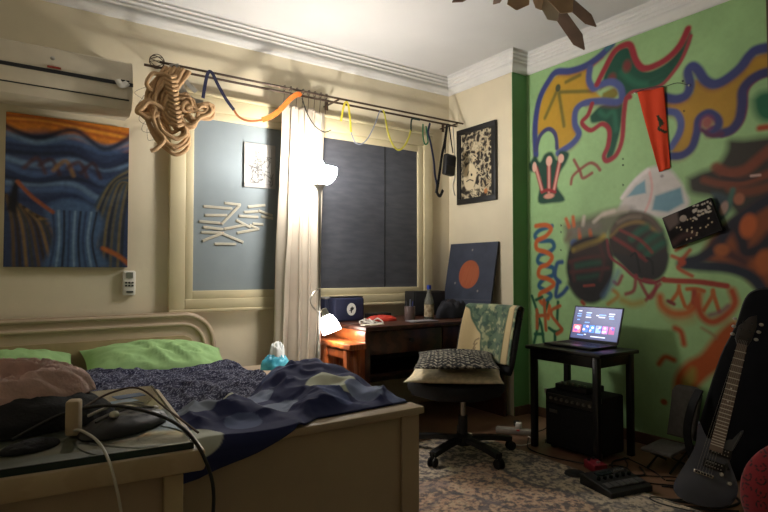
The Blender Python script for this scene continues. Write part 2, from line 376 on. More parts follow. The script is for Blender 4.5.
# right half of the creature
fl([(1.852, 2.193), (1.692, 2.164), (1.662, 2.253), (1.605, 2.212), (1.549, 2.173), (1.467, 2.220), (1.373, 2.283), (1.275, 2.295), (1.173, 2.272), (1.175, 2.156), (1.277, 2.175), (1.365, 2.168), (1.407, 2.123), (1.409, 2.010), (1.431, 1.913), (1.484, 1.889), (1.515, 1.931), (1.535, 2.017), (1.590, 2.042), (1.636, 2.017), (1.655, 1.949), (1.697, 1.848), (1.758, 1.816), (1.807, 1.844), (1.756, 1.939), (1.743, 2.017), (1.784, 2.088), (1.853, 2.130)], YEL2)
sh([(1.852, 2.199), (1.777, 2.167), (1.716, 2.176), (1.691, 2.231), (1.702, 2.313), (1.678, 2.342), (1.643, 2.308), (1.604, 2.236), (1.554, 2.198), (1.494, 2.205), (1.415, 2.250), (1.363, 2.307), (1.313, 2.325), (1.150, 2.297)], 7.5, (56, 64, 118))
st([(1.153, 2.149), (1.277, 2.170), (1.346, 2.151), (1.382, 2.105), (1.388, 2.016), (1.410, 1.942), (1.457, 1.895), (1.516, 1.884)], 3, (140, 44, 62), .6)
st([(1.153, 2.160), (1.277, 2.186), (1.355, 2.170), (1.402, 2.121), (1.408, 2.038), (1.425, 1.957), (1.467, 1.909), (1.526, 1.904), (1.564, 1.924)], 7.5, (50, 52, 100))
sh([(1.853, 2.111), (1.778, 2.081), (1.749, 2.018), (1.762, 1.947), (1.812, 1.876)], 5.5, (72, 84, 140))
sh([(1.819, 1.821), (1.746, 1.814), (1.685, 1.852), (1.655, 1.937), (1.642, 2.012), (1.590, 2.036), (1.541, 1.995), (1.536, 1.947), (1.587, 1.923)], 6.2, (52, 58, 112))
eo((1.597, 1.978), (5, 7), (150, 40, 66), 0, 1.0, .85)
st([(1.626, 1.943), (1.570, 1.896), (1.516, 1.896)], 3.4, (84, 40, 74), .7)
fl([(1.357, 2.053), (1.317, 2.087), (1.246, 2.079), (1.177, 2.034), (1.180, 1.901), (1.296, 1.917), (1.344, 1.972)], (26, 96, 66), .05)
st([(1.321, 1.889), (1.249, 1.885)], 5, (170, 70, 40), .6)
# paws
fl([(2.938, 1.951), (2.878, 2.004), (2.830, 1.949), (2.782, 2.002), (2.716, 2.006), (2.671, 1.938), (2.643, 2.000), (2.564, 1.971), (2.591, 1.902), (2.645, 1.836), (2.673, 1.743), (2.603, 1.630), (2.720, 1.620), (2.852, 1.641), (2.822, 1.808), (2.870, 1.869), (2.929, 1.894)], (20, 66, 50), .02)
for q in ([(2.869, 1.908), (2.813, 1.730)], [(2.745, 1.927), (2.747, 1.706)], [(2.644, 1.933), (2.701, 1.716)]):
    st(q, 3.6, (150, 40, 48), .4); st(q, 2.0, (214, 150, 136), .5)
for c, rr in (((2.884, 1.918), (2.6, 5)), ((2.744, 1.942), (3.6, 5)), ((2.635, 1.943), (3.4, 4.5))): eo(c, rr, (224, 176, 158), 0, .3)
eo((2.747, 1.676), (6, 2.6), (214, 150, 130), 0, .5); st([(2.813, 1.714), (2.756, 1.723), (2.692, 1.700)], 2.4, (150, 40, 44), .5)
st([(2.549, 1.742), (2.531, 1.798), (2.455, 1.844), (2.389, 1.869), (2.341, 1.848), (2.310, 1.808)], 2.6, (140, 58, 58), .5, .9)
st([(2.521, 1.913), (2.472, 1.825), (2.447, 1.771), (2.374, 1.796)], 2.6, (140, 58, 58), .5, .9)
# white dome
fl([(2.177, 1.517), (2.125, 1.613), (2.053, 1.703), (1.983, 1.758), (1.910, 1.773), (1.833, 1.748), (1.772, 1.677), (1.731, 1.598), (1.709, 1.498), (1.838, 1.436), (2.021, 1.477)], (206, 200, 196), .03)
fl([(2.111, 1.598), (2.046, 1.663), (1.984, 1.694), (1.979, 1.609)], (120, 160, 176), .015, 1, 0)
fl([(1.940, 1.495), (1.919, 1.583), (1.755, 1.619), (1.738, 1.519), (1.837, 1.473)], (110, 150, 166), .02, 1, 0)
st([(1.956, 1.754), (1.938, 1.649), (1.953, 1.561), (1.987, 1.487)], 2, (216, 176, 172), .5)
st([(2.147, 1.595), (2.060, 1.691), (1.963, 1.755)], 3, (224, 216, 214), .6)
eo((1.872, 1.703), (1.6, 1.6), (150, 140, 140), 0, .5)
# dark brown head top right
fl([(1.712, 1.668), (1.641, 1.694), (1.551, 1.716), (1.496, 1.788), (1.479, 1.854), (1.396, 1.843), (1.283, 1.837), (1.137, 1.829), (1.149, 1.152), (1.284, 1.219), (1.370, 1.299), (1.454, 1.428), (1.522, 1.515), (1.610, 1.548), (1.701, 1.582)], (50, 46, 40), .05)
st([(1.551, 1.710), (1.487, 1.666), (1.399, 1.670), (1.324, 1.724), (1.251, 1.777)], 8, (124, 60, 38), .5, .9)
st([(1.619, 1.644), (1.520, 1.607), (1.400, 1.602), (1.287, 1.631)], 6, (116, 58, 36), .6, .9)
st([(1.520, 1.642), (1.425, 1.617), (1.345, 1.628)], 3, (60, 42, 40), .6)
st([(1.478, 1.579), (1.401, 1.547), (1.255, 1.561)], 7, (110, 56, 34), .6, .9)
st([(1.369, 1.632), (1.325, 1.631)], 1.8, (196, 160, 150), .5)
fl([(1.576, 1.567), (1.511, 1.548), (1.469, 1.486), (1.524, 1.388), (1.556, 1.437)], (50, 66, 74), .03)
st([(1.463, 1.565), (1.490, 1.477), (1.523, 1.434)], 4, (60, 96, 84), .7)
eo((1.512, 1.467), (3, 7), (160, 130, 118), .3, .5); eo((1.432, 1.511), (4, 6), (150, 92, 66), 0, .5)
# lower right dark shape
fl([(1.650, 1.159), (1.602, 1.288), (1.524, 1.365), (1.418, 1.425), (1.289, 1.501), (1.142, 1.547), (1.152, 0.955), (1.298, 0.992), (1.375, 1.034), (1.434, 1.100), (1.528, 1.123)], (128, 66, 30), .05)
st([(1.732, 1.161), (1.649, 1.183), (1.559, 1.251), (1.482, 1.362), (1.398, 1.423), (1.289, 1.490), (1.141, 1.557)], 9, (22, 24, 42), .5)
st([(1.756, 1.149), (1.650, 1.136), (1.496, 1.123), (1.384, 1.078), (1.326, 1.002), (1.299, 0.895)], 9, (20, 30, 48), .5)
st([(1.450, 1.360), (1.421, 1.279), (1.402, 1.211), (1.332, 1.231), (1.274, 1.294)], 9, (26, 22, 34), .6)
st([(1.559, 1.262), (1.484, 1.202), (1.413, 1.156)], 7, (56, 30, 36), .7, .9)
eo((1.389, 1.356), (6, 12), (176, 86, 34), .2, .5); eo((1.527, 1.227), (6, 6), (150, 82, 36), 0, .6); eo((1.314, 1.154), (6, 12), (160, 84, 36), .1, .6)
# round dark eyes
fl([(2.614, 1.439), (2.526, 1.477), (2.393, 1.495), (2.267, 1.525), (2.148, 1.528), (2.062, 1.507), (2.193, 1.424), (2.270, 1.333), (2.347, 1.323), (2.478, 1.286), (2.563, 1.260), (2.597, 1.320)], (96, 84, 76), .06, .85)
for q in ([(2.595, 1.489), (2.570, 1.429)], [(2.535, 1.499), (2.527, 1.433)], [(2.485, 1.402), (2.477, 1.344)], [(2.395, 1.396), (2.387, 1.339)]): st(q, 3, (190, 96, 50), .6)
for q in ([(2.442, 1.492), (2.451, 1.435)], [(2.362, 1.450), (2.298, 1.494), (2.207, 1.513)]): st(q, 3, (206, 190, 176), .7, .8)
eo((2.528, 1.310), (4, 4), (70, 90, 130), 0, .6)
fl([(2.581, 1.246), (2.528, 1.317), (2.395, 1.354), (2.270, 1.333), (2.218, 1.249), (2.212, 1.127), (2.243, 1.005), (2.306, 0.914), (2.401, 0.882), (2.499, 0.914), (2.566, 0.998), (2.599, 1.129)], (29, 27, 29), .03)
st([(2.529, 1.259), (2.428, 1.291), (2.332, 1.315), (2.285, 1.348)], 4, (164, 140, 50), .8, .85)
st([(2.564, 1.173), (2.446, 1.200), (2.302, 1.210)], 3, (96, 36, 30), .8, .6); st([(2.556, 1.100), (2.398, 1.114), (2.257, 1.127)], 3, (90, 34, 30), .8, .6)
st([(2.513, 1.143), (2.414, 1.157), (2.318, 1.169)], 4.5, (20, 74, 58), .9, .8); st([(2.497, 1.057), (2.415, 1.065), (2.335, 1.079)], 4, (20, 64, 50), .9, .8)
st([(2.448, 1.001), (2.367, 1.009)], 2, (120, 50, 40), .6)
fl([(2.255, 1.319), (2.223, 1.412), (2.148, 1.481), (2.049, 1.499), (1.941, 1.457), (1.877, 1.376), (1.840, 1.274), (1.842, 1.162), (1.881, 1.075), (1.960, 1.043), (2.068, 1.074), (2.167, 1.167), (2.233, 1.236)], (46, 36, 32), .03)
fl([(2.240, 1.236), (2.152, 1.220), (2.025, 1.191), (1.854, 1.225), (1.849, 1.137), (1.888, 1.075), (1.960, 1.049), (2.068, 1.080), (2.167, 1.167)], (36, 35, 37), .02)
st([(2.231, 1.345), (2.149, 1.407), (2.022, 1.425), (1.903, 1.353)], 3, (150, 120, 60), .9, .6)
for q in ([(2.079, 1.324), (2.023, 1.366), (1.975, 1.389)], [(2.017, 1.262), (1.956, 1.311), (1.890, 1.346)], [(1.977, 1.216), (1.917, 1.258), (1.872, 1.282)]): st(q, 5.5, (20, 84, 64), .8, .9)
st([(2.209, 1.330), (2.094, 1.258), (1.985, 1.177)], 3, (110, 38, 36), .7, .9); st([(2.164, 1.382), (2.024, 1.308), (1.944, 1.227)], 2.5, (120, 44, 38), .7, .8)
for q in ([(2.088, 1.205), (2.053, 1.218), (2.027, 1.100)], [(1.978, 1.190), (1.945, 1.164), (1.939, 1.087)]): st(q, 2, (20, 20, 22), .5)
st([(2.262, 1.319), (2.241, 1.209), (2.153, 1.140), (2.055, 1.061), (1.947, 1.030), (1.869, 1.063)], 2.4, (120, 44, 52), .6)
fl([(2.529, 1.288), (2.395, 1.325), (2.270, 1.306), (2.233, 1.209), (2.272, 1.169), (2.413, 1.213), (2.530, 1.201)], (56, 38, 33), .05, .6)
st([(2.566, 1.013), (2.482, 0.929), (2.384, 0.904), (2.305, 0.949)], 5, (34, 33, 36), .9, .9)
st([(2.223, 1.385), (2.149, 1.448), (2.049, 1.479), (1.954, 1.439), (1.890, 1.364)], 4, (96, 82, 70), .9, .8)
st([(2.178, 1.436), (2.105, 1.457), (2.022, 1.457)], 3, (130, 116, 98), 1, .6); st([(2.283, 1.499), (2.207, 1.506), (2.119, 1.518)], 4, (200, 186, 172), 1, .6)
st([(2.545, 1.383), (2.443, 1.413), (2.330, 1.420)], 5, (120, 110, 106), 1, .7); st([(2.597, 1.335), (2.562, 1.377)], 4, (110, 90, 74), .9, .7)
for q in ([(2.317, 1.280), (2.287, 1.169), (2.320, 1.045)], [(2.547, 1.173), (2.531, 1.042)]): st(q, 3, (70, 34, 34), .9, .7)
# twisted ribbons and letters
st([(2.874, 1.457), (2.787, 1.459), (2.741, 1.425), (2.788, 1.375), (2.865, 1.332), (2.876, 1.271), (2.790, 1.230), (2.725, 1.175), (2.772, 1.115), (2.848, 1.069), (2.840, 0.993), (2.764, 0.956), (2.737, 0.905), (2.784, 0.827)], 0.1, (0, 0, 0), .3, 0)
st([(2.722, 1.446), (2.835, 1.423), (2.884, 1.380), (2.836, 1.339), (2.732, 1.334), (2.705, 1.288), (2.752, 1.251), (2.837, 1.231), (2.857, 1.177), (2.781, 1.146), (2.716, 1.130), (2.717, 1.078), (2.801, 1.047), (2.849, 0.992), (2.783, 0.956), (2.737, 0.920), (2.812, 0.856)], 3.6, (32, 90, 120), .4)
st([(2.874, 1.457), (2.778, 1.458), (2.731, 1.424), (2.779, 1.374), (2.865, 1.340), (2.866, 1.278), (2.780, 1.252), (2.724, 1.213), (2.762, 1.161), (2.838, 1.131), (2.848, 1.069), (2.763, 1.047), (2.708, 1.010), (2.773, 0.964), (2.840, 0.931), (2.831, 0.870), (2.756, 0.843), (2.766, 0.752)], 3.6, (190, 92, 34), .4)
st([(2.634, 1.174), (2.679, 1.160), (2.698, 1.070), (2.654, 1.026)], 3.6, (40, 78, 120), .5); st([(2.672, 1.026), (2.691, 0.921), (2.637, 0.938), (2.592, 0.983)], 3.6, (40, 72, 116), .5)
for q in ([(2.919, 0.913), (2.880, 0.822), (2.842, 0.717)], [(2.765, 0.873), (2.794, 0.796)], [(2.673, 0.877), (2.684, 0.728)], [(2.902, 0.550), (2.842, 0.717), (2.806, 0.552)], [(2.892, 0.620), (2.815, 0.627)], [(2.758, 0.678), (2.694, 0.653), (2.640, 0.680)], [(2.703, 0.653), (2.704, 0.548)], [(2.879, 0.884), (2.821, 0.909)]): st(q, 2.6, (18, 82, 54), .45)
for q in ([(2.871, 0.807), (2.872, 0.668)], [(2.803, 0.887), (2.786, 0.660)], [(2.871, 0.761), (2.766, 0.775)], [(2.656, 0.849), (2.729, 0.815), (2.729, 0.770), (2.675, 0.714), (2.640, 0.673), (2.685, 0.639)]): st(q, 2.8, (164, 84, 40), .45)
for q in ([(2.154, 1.073), (2.184, 1.020), (2.213, 1.033)], [(2.055, 1.074), (2.070, 0.982), (2.127, 0.954)], [(2.027, 1.035), (1.961, 0.934), (1.921, 1.024), (2.000, 1.049)], [(1.988, 0.920), (1.895, 1.025)]): st(q, 3, (140, 48, 58), .6, .9)
st([(2.221, 0.978), (2.185, 0.939), (2.260, 0.882)], 3, (176, 110, 40), .8, .8); st([(2.156, 0.914), (2.085, 0.890), (2.016, 0.906)], 5, (170, 130, 50), .9, .7)
st([(2.183, 1.100), (2.228, 1.019), (2.290, 0.935)], 5, (88, 120, 150), .9, .6); st([(2.466, 0.886), (2.450, 0.873)], 3, (150, 60, 40), .6)
for q in ([(1.816, 1.199), (1.744, 1.161), (1.780, 1.125), (1.697, 1.076)], [(1.791, 1.235), (1.730, 1.270)], [(1.707, 1.232), (1.768, 1.161)]): st(q, 3, (170, 66, 36), .6, .9)
st([(1.869, 1.050), (1.770, 1.045), (1.652, 1.041), (1.503, 1.020)], 4.4, (150, 54, 38), .4)
st([(1.896, 0.943), (1.884, 0.887), (1.822, 0.847), (1.736, 0.852), (1.683, 0.897), (1.659, 0.970)], 6, (186, 92, 40), .8)
st([(1.871, 0.875), (1.797, 0.818), (1.713, 0.830)], 8, (170, 116, 62), 1, .5)
for q in ([(1.776, 1.015), (1.783, 0.978), (1.827, 0.915)], [(1.776, 0.990), (1.742, 0.894)], [(1.728, 0.997), (1.675, 0.999), (1.630, 0.988)], [(1.681, 0.987), (1.688, 0.933), (1.724, 0.883)], [(1.579, 0.995), (1.585, 0.960), (1.632, 0.876)], [(1.580, 0.984), (1.549, 0.875)]): st(q, 3.2, (176, 96, 44), .5)
st([(1.845, 0.920), (1.808, 0.903)], 3, (120, 52, 54), .6); st([(1.687, 0.981), (1.688, 0.921)], 4, (150, 58, 40), .6)
st([(1.671, 0.934), (1.643, 0.840), (1.582, 0.810), (1.511, 0.855), (1.463, 0.925), (1.477, 0.992)], 6, (172, 76, 36), .7)
st([(1.598, 0.849), (1.543, 0.870), (1.500, 0.907)], 3.4, (130, 84, 96), .8, .8)
st([(1.804, 0.756), (1.768, 0.735), (1.751, 0.664)], 4.5, (164, 76, 34), .7)
st([(1.909, 0.523), (1.870, 0.571), (1.814, 0.560)], 4, (160, 76, 34), .7)
fl([(1.823, 0.338), (1.809, 0.463), (1.741, 0.557), (1.658, 0.615), (1.601, 0.692), (1.534, 0.779), (1.470, 0.829), (1.440, 0.775), (1.504, 0.668), (1.537, 0.561), (1.615, 0.481), (1.685, 0.399), (1.733, 0.319)], (172, 80, 28), .04)
fl([(1.767, 0.445), (1.718, 0.524), (1.683, 0.518), (1.696, 0.433), (1.755, 0.387)], (140, 140, 62), .04, .8)
st([(1.645, 0.770), (1.589, 0.739), (1.567, 0.718)], 2.4, (150, 110, 80), .9, .7)
eo((1.880, 0.291), (3, 3), (160, 84, 44), 0, .6)
for q in ((2.136, 1.855), (2.137, 1.815), (2.138, 1.681), (2.640, 1.445), (2.641, 1.396), (2.642, 1.263), (1.733, 2.267), (1.729, 2.081)): eo(q, (.75, 1.0), (10, 10, 10), 0, .3)
r.grain(.16, 5, 4); r.grain(.06, 40, 5)
gridobj('mural', np.stack([np.full_like(r.X, XG), r.X, r.Y], -1), cmat('mural_spray_paint', .6, spec=.35), WR, r.c, smooth=None, flip=False)

# window: frame, sashes and the two covered panes --------------------------------
win = tag(bpy.data.objects.new('window_1', None), kind='structure'); C.objects.link(win); win.location = (1.9, YB, .86); ORG['window_1'] = Vector(win.location)
def fr(a, b, bev=.006): return MB().span(a, b, bev)
f = MB()
f.span((.875, 3.655, .86), (.975, YB, 2.262), .006); f.span((2.935, 3.655, .86), (3.03, YB, 2.262), .006)
f.span((.975, 3.655, .86), (2.935, YB, .925), .006); f.span((.975, 3.655, 2.165), (2.935, YB, 2.262), .006)
f.build('frame', WINF, win)
f = MB(); f.span((.93, 3.648, 2.262), (3.03, YB, 2.285), .006); f.build('shutter_box_lip', WINF, win)
f = MB(); f.span((.875, 3.65, .838), (3.03, YB, .86), .006); f.build('sill', WINF, win)
def sash(x0, x1, y, name):
    s = MB(); s.span((x0, y, .925), (x0 + .05, y + .03, 2.165), .004); s.span((x1 - .05, y, .925), (x1, y + .03, 2.165), .004)
    s.span((x0 + .05, y, .925), (x1 - .05, y + .03, .978), .004); s.span((x0 + .05, y, 2.115), (x1 - .05, y + .03, 2.165), .004)
    return s.build(name, WINF, win)
s1 = sash(.976, 1.84, 3.662, 'sash'); s2 = sash(1.80, 2.93, 3.668, 'sash')
p = MB().span((1.02, 3.680, .97), (1.80, 3.688, 2.12)).build('pane', mat('pane_grey_blue_film', (128, 138, 142), .85, var=.05, scale=4), win); p['label'] = 'grey-blue covered window pane'
p = MB().span((1.85, 3.686, .97), (2.885, 3.694, 2.12)).build('pane', mat('pane_dark_screen', (60, 62, 70), .7, rgb2=(72, 74, 80), scale=7, stretch=(1, 1, 4)), win); p['label'] = 'dark night window pane behind fly screen'
f = MB(); f.cyl((2.55, 3.684, .98), (2.55, 3.684, 2.115), .004, n=6); f.build('screen_bar', BLACK, win)

# stick lettering and drawing on the grey pane
sa = thing('stick_lettering', 'angular lettering made of pale wooden sticks on the grey window pane', 'wall art', (1.3, 3.678, 1.29))
STK = [((1.098, 1.532), (1.282, 1.529)), ((1.237, 1.564), (1.342, 1.559)), ((1.337, 1.553), (1.217, 1.423)), ((1.107, 1.474), (1.247, 1.482)), ((1.069, 1.431), (1.200, 1.427)), ((1.096, 1.395), (1.221, 1.386)), ((1.083, 1.360), (1.212, 1.362)), ((1.235, 1.389), (1.374, 1.422)), ((1.092, 1.305), (1.227, 1.362)), ((1.230, 1.353), (1.362, 1.305)), ((1.173, 1.287), (1.311, 1.289)), ((1.401, 1.549), (1.519, 1.568)), ((1.374, 1.511), (1.468, 1.521)), ((1.337, 1.482), (1.468, 1.481)), ((1.477, 1.527), (1.574, 1.499)), ((1.497, 1.488), (1.578, 1.478)), ((1.436, 1.434), (1.506, 1.432)), ((1.319, 1.451), (1.412, 1.409)), ((1.325, 1.366), (1.474, 1.399)), ((1.412, 1.423), (1.474, 1.399))]
sm = mat('pale_stick_wood', (172, 166, 148), .6, var=.08, scale=20)
for i, (a, b) in enumerate(STK):
    d = Vector((b[0] - a[0], 0, b[1] - a[1])); L = d.length + .01
    ang = math.atan2(d.z, d.x)
    MB().box(((a[0] + b[0]) / 2, 3.6765 - .0004 * (i % 3), (a[1] + b[1]) / 2), (L, .006, .018), (0, -ang, 0), .002, 1).build('stick', sm, sa)
rr = Raster(0, .23, 0, .31, .003, (158, 156, 152))
rnd = random.Random(4)
for k in range(26):
    cx, cy = .06 + .12 * rnd.random(), .05 + .2 * rnd.random(); pts = [(cx + rnd.uniform(-.04, .04), cy + rnd.uniform(-.045, .045)) for _ in range(4)]
    rr.stroke(pts, .0045, (70, 69, 68), .5, .9)
for e in ((.03, .03, .03, .28), (.2, .03, .2, .28), (.03, .03, .2, .03)): rr.stroke([(e[0], e[1]), (e[2], e[3])], .004, (120, 118, 116), .5, .8, 0)
V = np.stack([1.365 + rr.X, 3.672 - .004 * np.sin(rr.Y * 9) - .006 * ((.31 - rr.Y) / .31 > .9), 1.685 + rr.Y], -1)
tag(gridobj('drawing_sheet', V, cmat('paper_drawing', .8), col=rr.c, solid=.001), 'white sheet with a pencil sketch taped to the grey window pane', 'drawing')
# ---------------------------------------------------------------- large objects
# air conditioner
ac = thing('air_conditioner', 'white split air conditioner on the wall above the painting', 'air conditioner', (.16, 3.60, 2.02))
prof = [(YB, 2.03), (3.56, 2.02), (3.505, 2.045), (3.487, 2.09), (3.478, 2.16), (3.482, 2.24), (3.50, 2.318), (3.53, 2.332), (YB, 2.332)]
acw = mat('ac_white_plastic', (206, 196, 174), .45, var=.03)
MT = Matrix(((0, 0, 1, -.36), (1, 0, 0, 0), (0, 1, 0, 0), (0, 0, 0, 1)))
MB().prism(prof, .98, MT, .006).build('housing', acw, ac)
MB().span((-.355, 3.474, 2.178), (.62, 3.484, 2.198)).build('vent_slot', BLACK, ac)
MB().span((-.355, 3.482, 2.094), (.60, 3.492, 2.102)).build('vent_slot', BLACK, ac)
MB().box((.12, 3.483, 2.139), (.94, .012, .078), (R(-4), 0, 0), .004).build('louver', acw, ac)
MB().span((.19, 3.475, 2.206), (.255, 3.486, 2.216)).build('badge', mat('badge_red', (150, 50, 34), .5), ac)
MB().span((.555, 3.476, 2.204), (.60, 3.486, 2.211)).build('display', BLACK, ac)
MB().lathe([(.011, 0), (.011, .004), (.006, .007)], frame_mat((.215, 3.489, 2.262), (1, 0, 0), (0, 0, 1))).build('emblem', STEEL, ac)
V = [(x, y, z) for x, y, z in ((.535, 3.468, 2.205), (.55, 3.462, 2.175), (.57, 3.464, 2.178), (.59, 3.468, 2.196))]
tag(MB().tube(V, .01, 6, 3, (.034, .006), (0, -1, 0)).build('tape_strip', mat('white_tape', (226, 222, 212), .7)), 'crumpled white tape stuck to the air conditioner front', 'tape')

# abstract canvas (generic stand-in)
rr = Raster(.012, .635, 1.128, 1.98, .006, (40, 54, 84))
rnd = random.Random(11)
rr.poly([(.0, 1.86), (.2, 1.90), (.4, 1.87), (.65, 1.84), (.65, 2.0), (0, 2.0)], (204, 122, 34), .05)
for k, c in enumerate(((176, 84, 28), (226, 156, 54), (150, 66, 26))): rr.stroke([(0, 1.93 + .015 * k), (.2, 1.945 + .012 * k), (.42, 1.915 + .02 * k), (.65, 1.90 + .018 * k)], .018, c, .8, .8)
for k in range(12):
    z = 1.50 + .035 * k; c = ((30, 42, 70), (62, 84, 120), (92, 116, 142), (20, 28, 48))[k % 4]
    rr.stroke([(0, z + .02), (.16, z + .03 * math.sin(k)), (.34, z + .04), (.5, z - .02 + .03 * math.cos(k * 2)), (.65, z + .05)], .03, c, .7, .9)
for k in range(14):
    rr.stroke([(0.02 + .016 * k, 1.52 - .012 * k), (.05 + .022 * k, 1.36), (.06 + .03 * k, 1.12)], .016, ((92, 70, 40), (52, 40, 28), (124, 98, 56), (60, 58, 50))[k % 4], .6, .9)
for k in range(11):
    rr.stroke([(.40 + .02 * k, 1.12), (.43 + .018 * k, 1.4), (.52 + .012 * k, 1.62), (.64, 1.74 - .02 * k)], .016, ((48, 62, 76), (104, 92, 58), (30, 36, 44), (88, 82, 60))[k % 4], .6, .9)
rr.poly([(.19, 1.128), (.25, 1.30), (.2, 1.45), (.3, 1.52), (.42, 1.5), (.5, 1.4), (.47, 1.25), (.52, 1.128)], (66, 90, 122), .03, 1, 4)
for k in range(9): rr.stroke([(.23 + .03 * k, 1.13), (.25 + .024 * k, 1.28), (.24 + .028 * k, 1.45)], .012, ((40, 56, 86), (112, 136, 158), (22, 28, 42))[k % 3], .6, .9)
for k in range(5): rr.stroke([(.10 + .07 * k, 1.68 + .02 * (k % 2)), (.16 + .07 * k, 1.74), (.2 + .07 * k, 1.66)], .022, ((70, 44, 44), (56, 32, 36), (128, 96, 56))[k % 3], .7, .85)
rr.poly([(.02, 1.44), (.05, 1.6), (.08, 1.6), (.07, 1.42)], (18, 18, 26), .02)
rr.stroke([(.07, 1.60), (.14, 1.52), (.24, 1.44)], .02, (140, 76, 44), .5); rr.stroke([(.5, 1.24), (.58, 1.2), (.64, 1.15)], .025, (156, 86, 40), .6)
rr.grain(.25, 60, 2)
pc = thing('abstract_canvas', 'swirling orange, blue and brown canvas below the air conditioner', 'painting', (.32, 3.67, 1.128))
gridobj('painted_face', np.stack([rr.X, np.full_like(rr.X, 3.666), rr.Y], -1), cmat('canvas_oil_paint', .5, bump=.2), pc, rr.c, smooth=None)
MB().span((.012, 3.6675, 1.128), (.635, YB - .004, 1.98)).build('stretcher', mat('canvas_edge', (120, 92, 58), .8), pc)
rm = thing('remote_control', 'white remote control in a holder on the wall beside the painting', 'remote control', (.646, 3.69, .958))
MB().span((.612, 3.672, .958), (.684, YB, 1.108), .008).build('body', WHITEP, rm)
MB().span((.630, 3.667, 1.062), (.668, 3.674, 1.098)).build('display', mat('lcd_grey', (120, 122, 108), .3), rm)
for k in range(6): MB().span((.624 + .018 * (k % 3), 3.668, 1.012 + .018 * (k // 3)), (.636 + .018 * (k % 3), 3.674, 1.022 + .018 * (k // 3)), .001).build('button', BLACK, rm)
MB().span((.632, 3.667, .975), (.67, 3.674, .984)).build('logo', BLACK, rm)

# bed ------------------------------------------------------------
bed = thing('bed', 'cream lacquered double bed with rounded headboard and plain footboard', 'bed', (.40, 2.5, 0))
def rounded(x0, x1, z0, z1, rad, n=8):
    P = [(x0, z0), (x1, z0)]
    P += [(x1 - rad + rad * math.cos(a), z1 - rad + rad * math.sin(a)) for a in np.linspace(0, math.pi / 2, n)]
    P += [(x0 + rad + rad * math.cos(a), z1 - rad + rad * math.sin(a)) for a in np.linspace(math.pi / 2, math.pi, n)]
    return P
XZ = lambda y: Matrix(((1, 0, 0, 0), (0, 0, -1, y), (0, 1, 0, 0), (0, 0, 0, 1)))
MB().prism(rounded(-.36, 1.165, .12, .845, .2), .04, XZ(3.665), .008).build('headboard', BEDM, bed)
for ins, rad, th in ((.018, .185, .012), (.075, .14, .012)):
    P = [(x, 3.622, z) for x, z in rounded(-.36 + ins, 1.165 - ins, .3, .845 - ins, rad, 10)[2:]]
    P = [(1.165 - ins, 3.622, .3)] + P + [(-.36 + ins, 3.622, .3)]
    MB().tube(P, th, 8).build('moulding', BEDM, bed)
MB().prism(rounded(-.20, 1.02, .3, .70, .06), .016, XZ(3.626), .006).build('inner_panel', mat('bed_panel_shade', (160, 140, 104), .5), bed)
MB().span((-.35, 1.425, .03), (1.05, 1.452, .646), .003).build('footboard', BEDM, bed)
for x0, x1 in ((-.36, -.30), (1.045, 1.115)): MB().span((x0, 1.415, .011 if x0 > 0 else 0), (x1, 1.465, .648), .005).build('post', BEDM, bed)
MB().span((-.37, 1.40, .648), (1.125, 1.475, .672), .006).build('top_cap', BEDM, bed)
for x0, x1 in ((-.35, -.32), (1.085, 1.11)): MB().span((x0, 1.466, .14), (x1, 3.62, .42), .006).build('side_rail', BEDM, bed)
mm = mat('mattress_white', (196, 188, 170), .9, var=.05)
tag(MB().span((-.315, 1.48, .16), (1.08, 3.605, .475), .05).build('mattress', mm), 'pale mattress lying in the cream bed frame', 'mattress')
gp = mat('pillow_green_cotton', (152, 190, 128), .9, var=.06, scale=8, bump=.15, bscale=40)
T = Matrix.Translation((.765, 3.38, .56)) @ Euler((R(18), R(3), R(-2))).to_matrix().to_4x4()
tag(pillow('pillow', T, .40, .23, .115, gp, 3, wr=.03, soft=True, n=44), 'plump green pillow against the middle of the headboard', 'pillow', 'green pillows on the bed')
T = Matrix.Translation((-.0, 3.39, .56)) @ Euler((R(17), R(-2), R(3))).to_matrix().to_4x4()
tag(pillow('pillow', T, .355, .23, .115, gp, 8, wr=.03, soft=True, n=44), 'green pillow half hidden behind the brown towel', 'pillow', 'green pillows on the bed')

# speckled quilt
def cloth_xy(x0, x1, y0, y1, nx, ny): return np.meshgrid(np.linspace(x0, x1, nx), np.linspace(y0, y1, ny), indexing='ij')
def ridged(x, y, seed, f): 
    wx = x + .12 * fbm(x * 3 + 1, y * 3, seed + 5); wy = y + .12 * fbm(x * 3, y * 3 + 4, seed + 6)
    return 1 - np.abs(fbm(wx * f, wy * f, seed, 3) - .5) * 4
X, Y = cloth_xy(.02, 1.15, 1.72, 3.24, 130, 160)
Z = .52 + .085 * fbm(X * 2.6, Y * 2.6, 21, 3) + .05 * ridged(X, Y, 31, 3.2) * (.6 + .4 * fbm(X * 2, Y * 2, 5)) + .018 * ridged(X, Y, 37, 8)
ed = np.clip(np.minimum((3.24 - Y) / .10, 1), 0, 1) ** .5; Z = .49 + (Z - .49) * (.15 + .85 * ed)
edge = np.clip((X - 1.06) / .09, 0, 1); Z = Z - .16 * edge ** 2; X2 = X - .05 * edge ** 2 * 0
Z = np.maximum(Z, .486 - .2 * edge)
sp = Raster(.02, 1.15, 1.72, 3.24, .0045, (26, 28, 58))
rs = np.random.RandomState(3); m_ = (rs.rand(*sp.X.shape) > .80) * (.45 + .55 * rs.rand(*sp.X.shape)); sp.mix(m_, (150, 154, 178))
xi = np.linspace(.02, 1.19, sp.nx); yi = np.linspace(1.72, 3.24, sp.ny)
